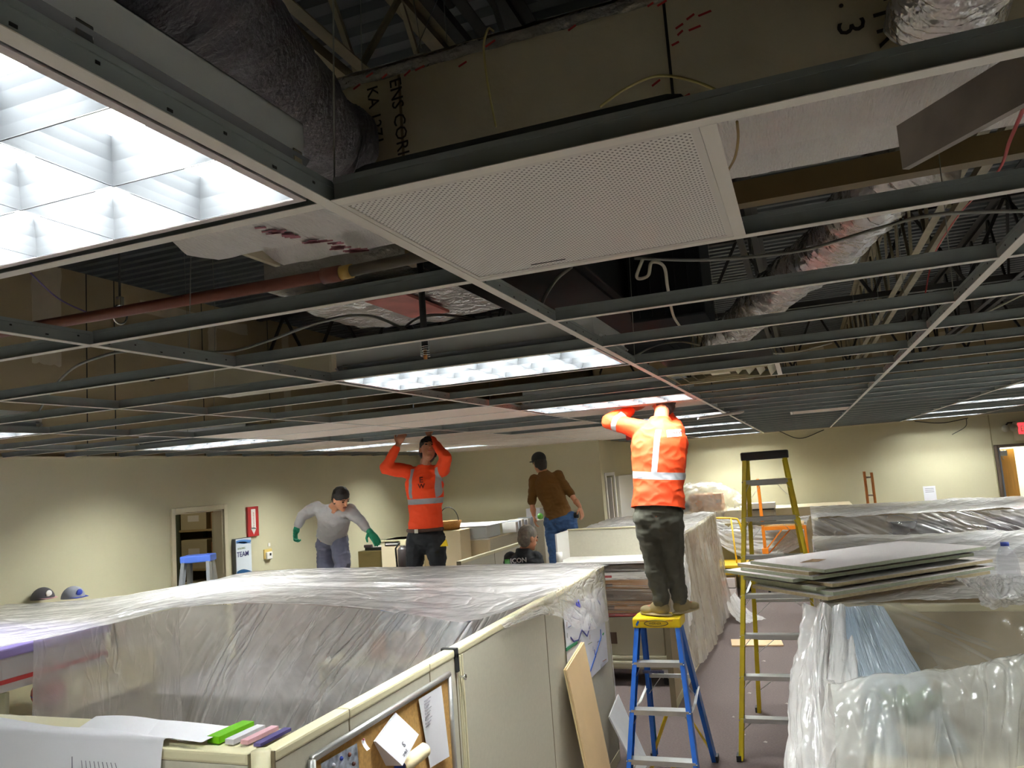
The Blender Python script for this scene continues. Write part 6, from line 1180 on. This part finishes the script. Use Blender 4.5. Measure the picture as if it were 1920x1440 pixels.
# 4: man in brown shirt and black cap, from behind
d_ = 8.25
J = dict(shL=yp(1002, 900, d_), shR=yp(1046, 892, d_), neck=yp(1020, 887, d_), head=yp(1011, 868, d_+.02), face=V((-.75, .6, -.15)), up=V((0, 0, 1)), hpL=yp(1034, 976, d_), hpR=yp(1068, 972, d_), elL=yp(997, 940, d_-.02), wrL=yp(1001, 966, d_-.04), elR=yp(1070, 926, d_), wrR=yp(1087, 950, d_-.02), hdL=V((.10, -.05, -1)), hdR=V((.25, -.1, -1)), pnL=V((.8, .3, 0)), pnR=V((-.6, .2, 0)), curlL=.4, curlR=.35,
         toeL=V((-.2, 1, 0)), toeR=V((.2, 1, 0)), fwd=V((-.3, 1, 0)), hem=.03)
for s in 'LR': h = J['hp'+s]; J['an'+s] = V((h.x, h.y+.02, .73+.105)); J['kn'+s] = V((h.x, h.y+.02, (h.z+.83)/2))
t, rt, up, fw, sh = person((J['hpL'].x+.1, d_, .73), 'man in brown shirt, black cap and jeans, seen from behind', J, SKIN, mat('brown_shirt', (104, 70, 20), .9, var=.08, vs=6), mat('blue_jeans', (54, 84, 128), .85, var=.3, vs=10), HAIRB, DARK, sleeve=1.12, cap=(mat('cap_black_cloth', (14, 14, 18), .8), V((-.75, .6, -.1))), bag=.98, hairlen=1)
tp = yp(1080, 966, d_-.05); tt = MB().tube([tp+V((-.02, 0, 0)), tp+V((.03, 0, 0))], .035, 14); tt.build('belt_pouch', BLACK, t)
# 5: grey-haired man, seated, from behind
d_ = 6.2
J = dict(shL=yp(957, 1049, d_), shR=yp(1004, 1047, d_), neck=yp(983, 1033, d_), head=yp(990, 1010, d_), face=V((.55, .8, -.05)), up=V((0, 0, 1)), toeL=V((0, 1, 0)), toeR=V((0.2, 1, 0)), fwd=V((.1, 1, 0)), hdL=V((.2, 1, 0)), hdR=V((-.1, 1, 0)), pnL=V((0, 0, -1)), pnR=V((0, 0, -1)), hem=.04)
nk = J['neck']; x_ = nk.x; zs = nk.z-.56
J.update(hpL=V((x_-.09, d_-.02, zs)), hpR=V((x_+.09, d_-.02, zs)), knL=V((x_-.11, d_+.05, zs/2+.06)), knR=V((x_+.11, d_+.05, zs/2+.06)), anL=V((x_-.11, d_, .105)), anR=V((x_+.12, d_, .105)))
sL, sR = J['shL'], J['shR']; J.update(elL=sL+V((-.06, .05, -.28)), elR=sR+V((.06, .05, -.28)), wrL=sL+V((.0, .28, -.34)), wrR=sR+V((.0, .28, -.34)))
t, rt, up, fw, sh = person((x_, d_, 0), 'grey-haired man in black shirt with white back lettering, seen from behind', J, SKIN, mat('black_tee', (16, 18, 22), .85), mat('dark_jeans', (40, 48, 66), .85), mat('hair_grey', (112, 104, 92), .7, var=.35, vs=30), DARK, sleeve=.62, bag=1.06)
print_on(sh, 'ICON', .062, 957, 1056, d_-.1, WHITE, t, 'back_lettering', bold=.0015); patch_on(sh, Yp(951, 1053, d_-.1), .05, .045, mat('logo_green', (70, 160, 60), .6), 'green_square', t)
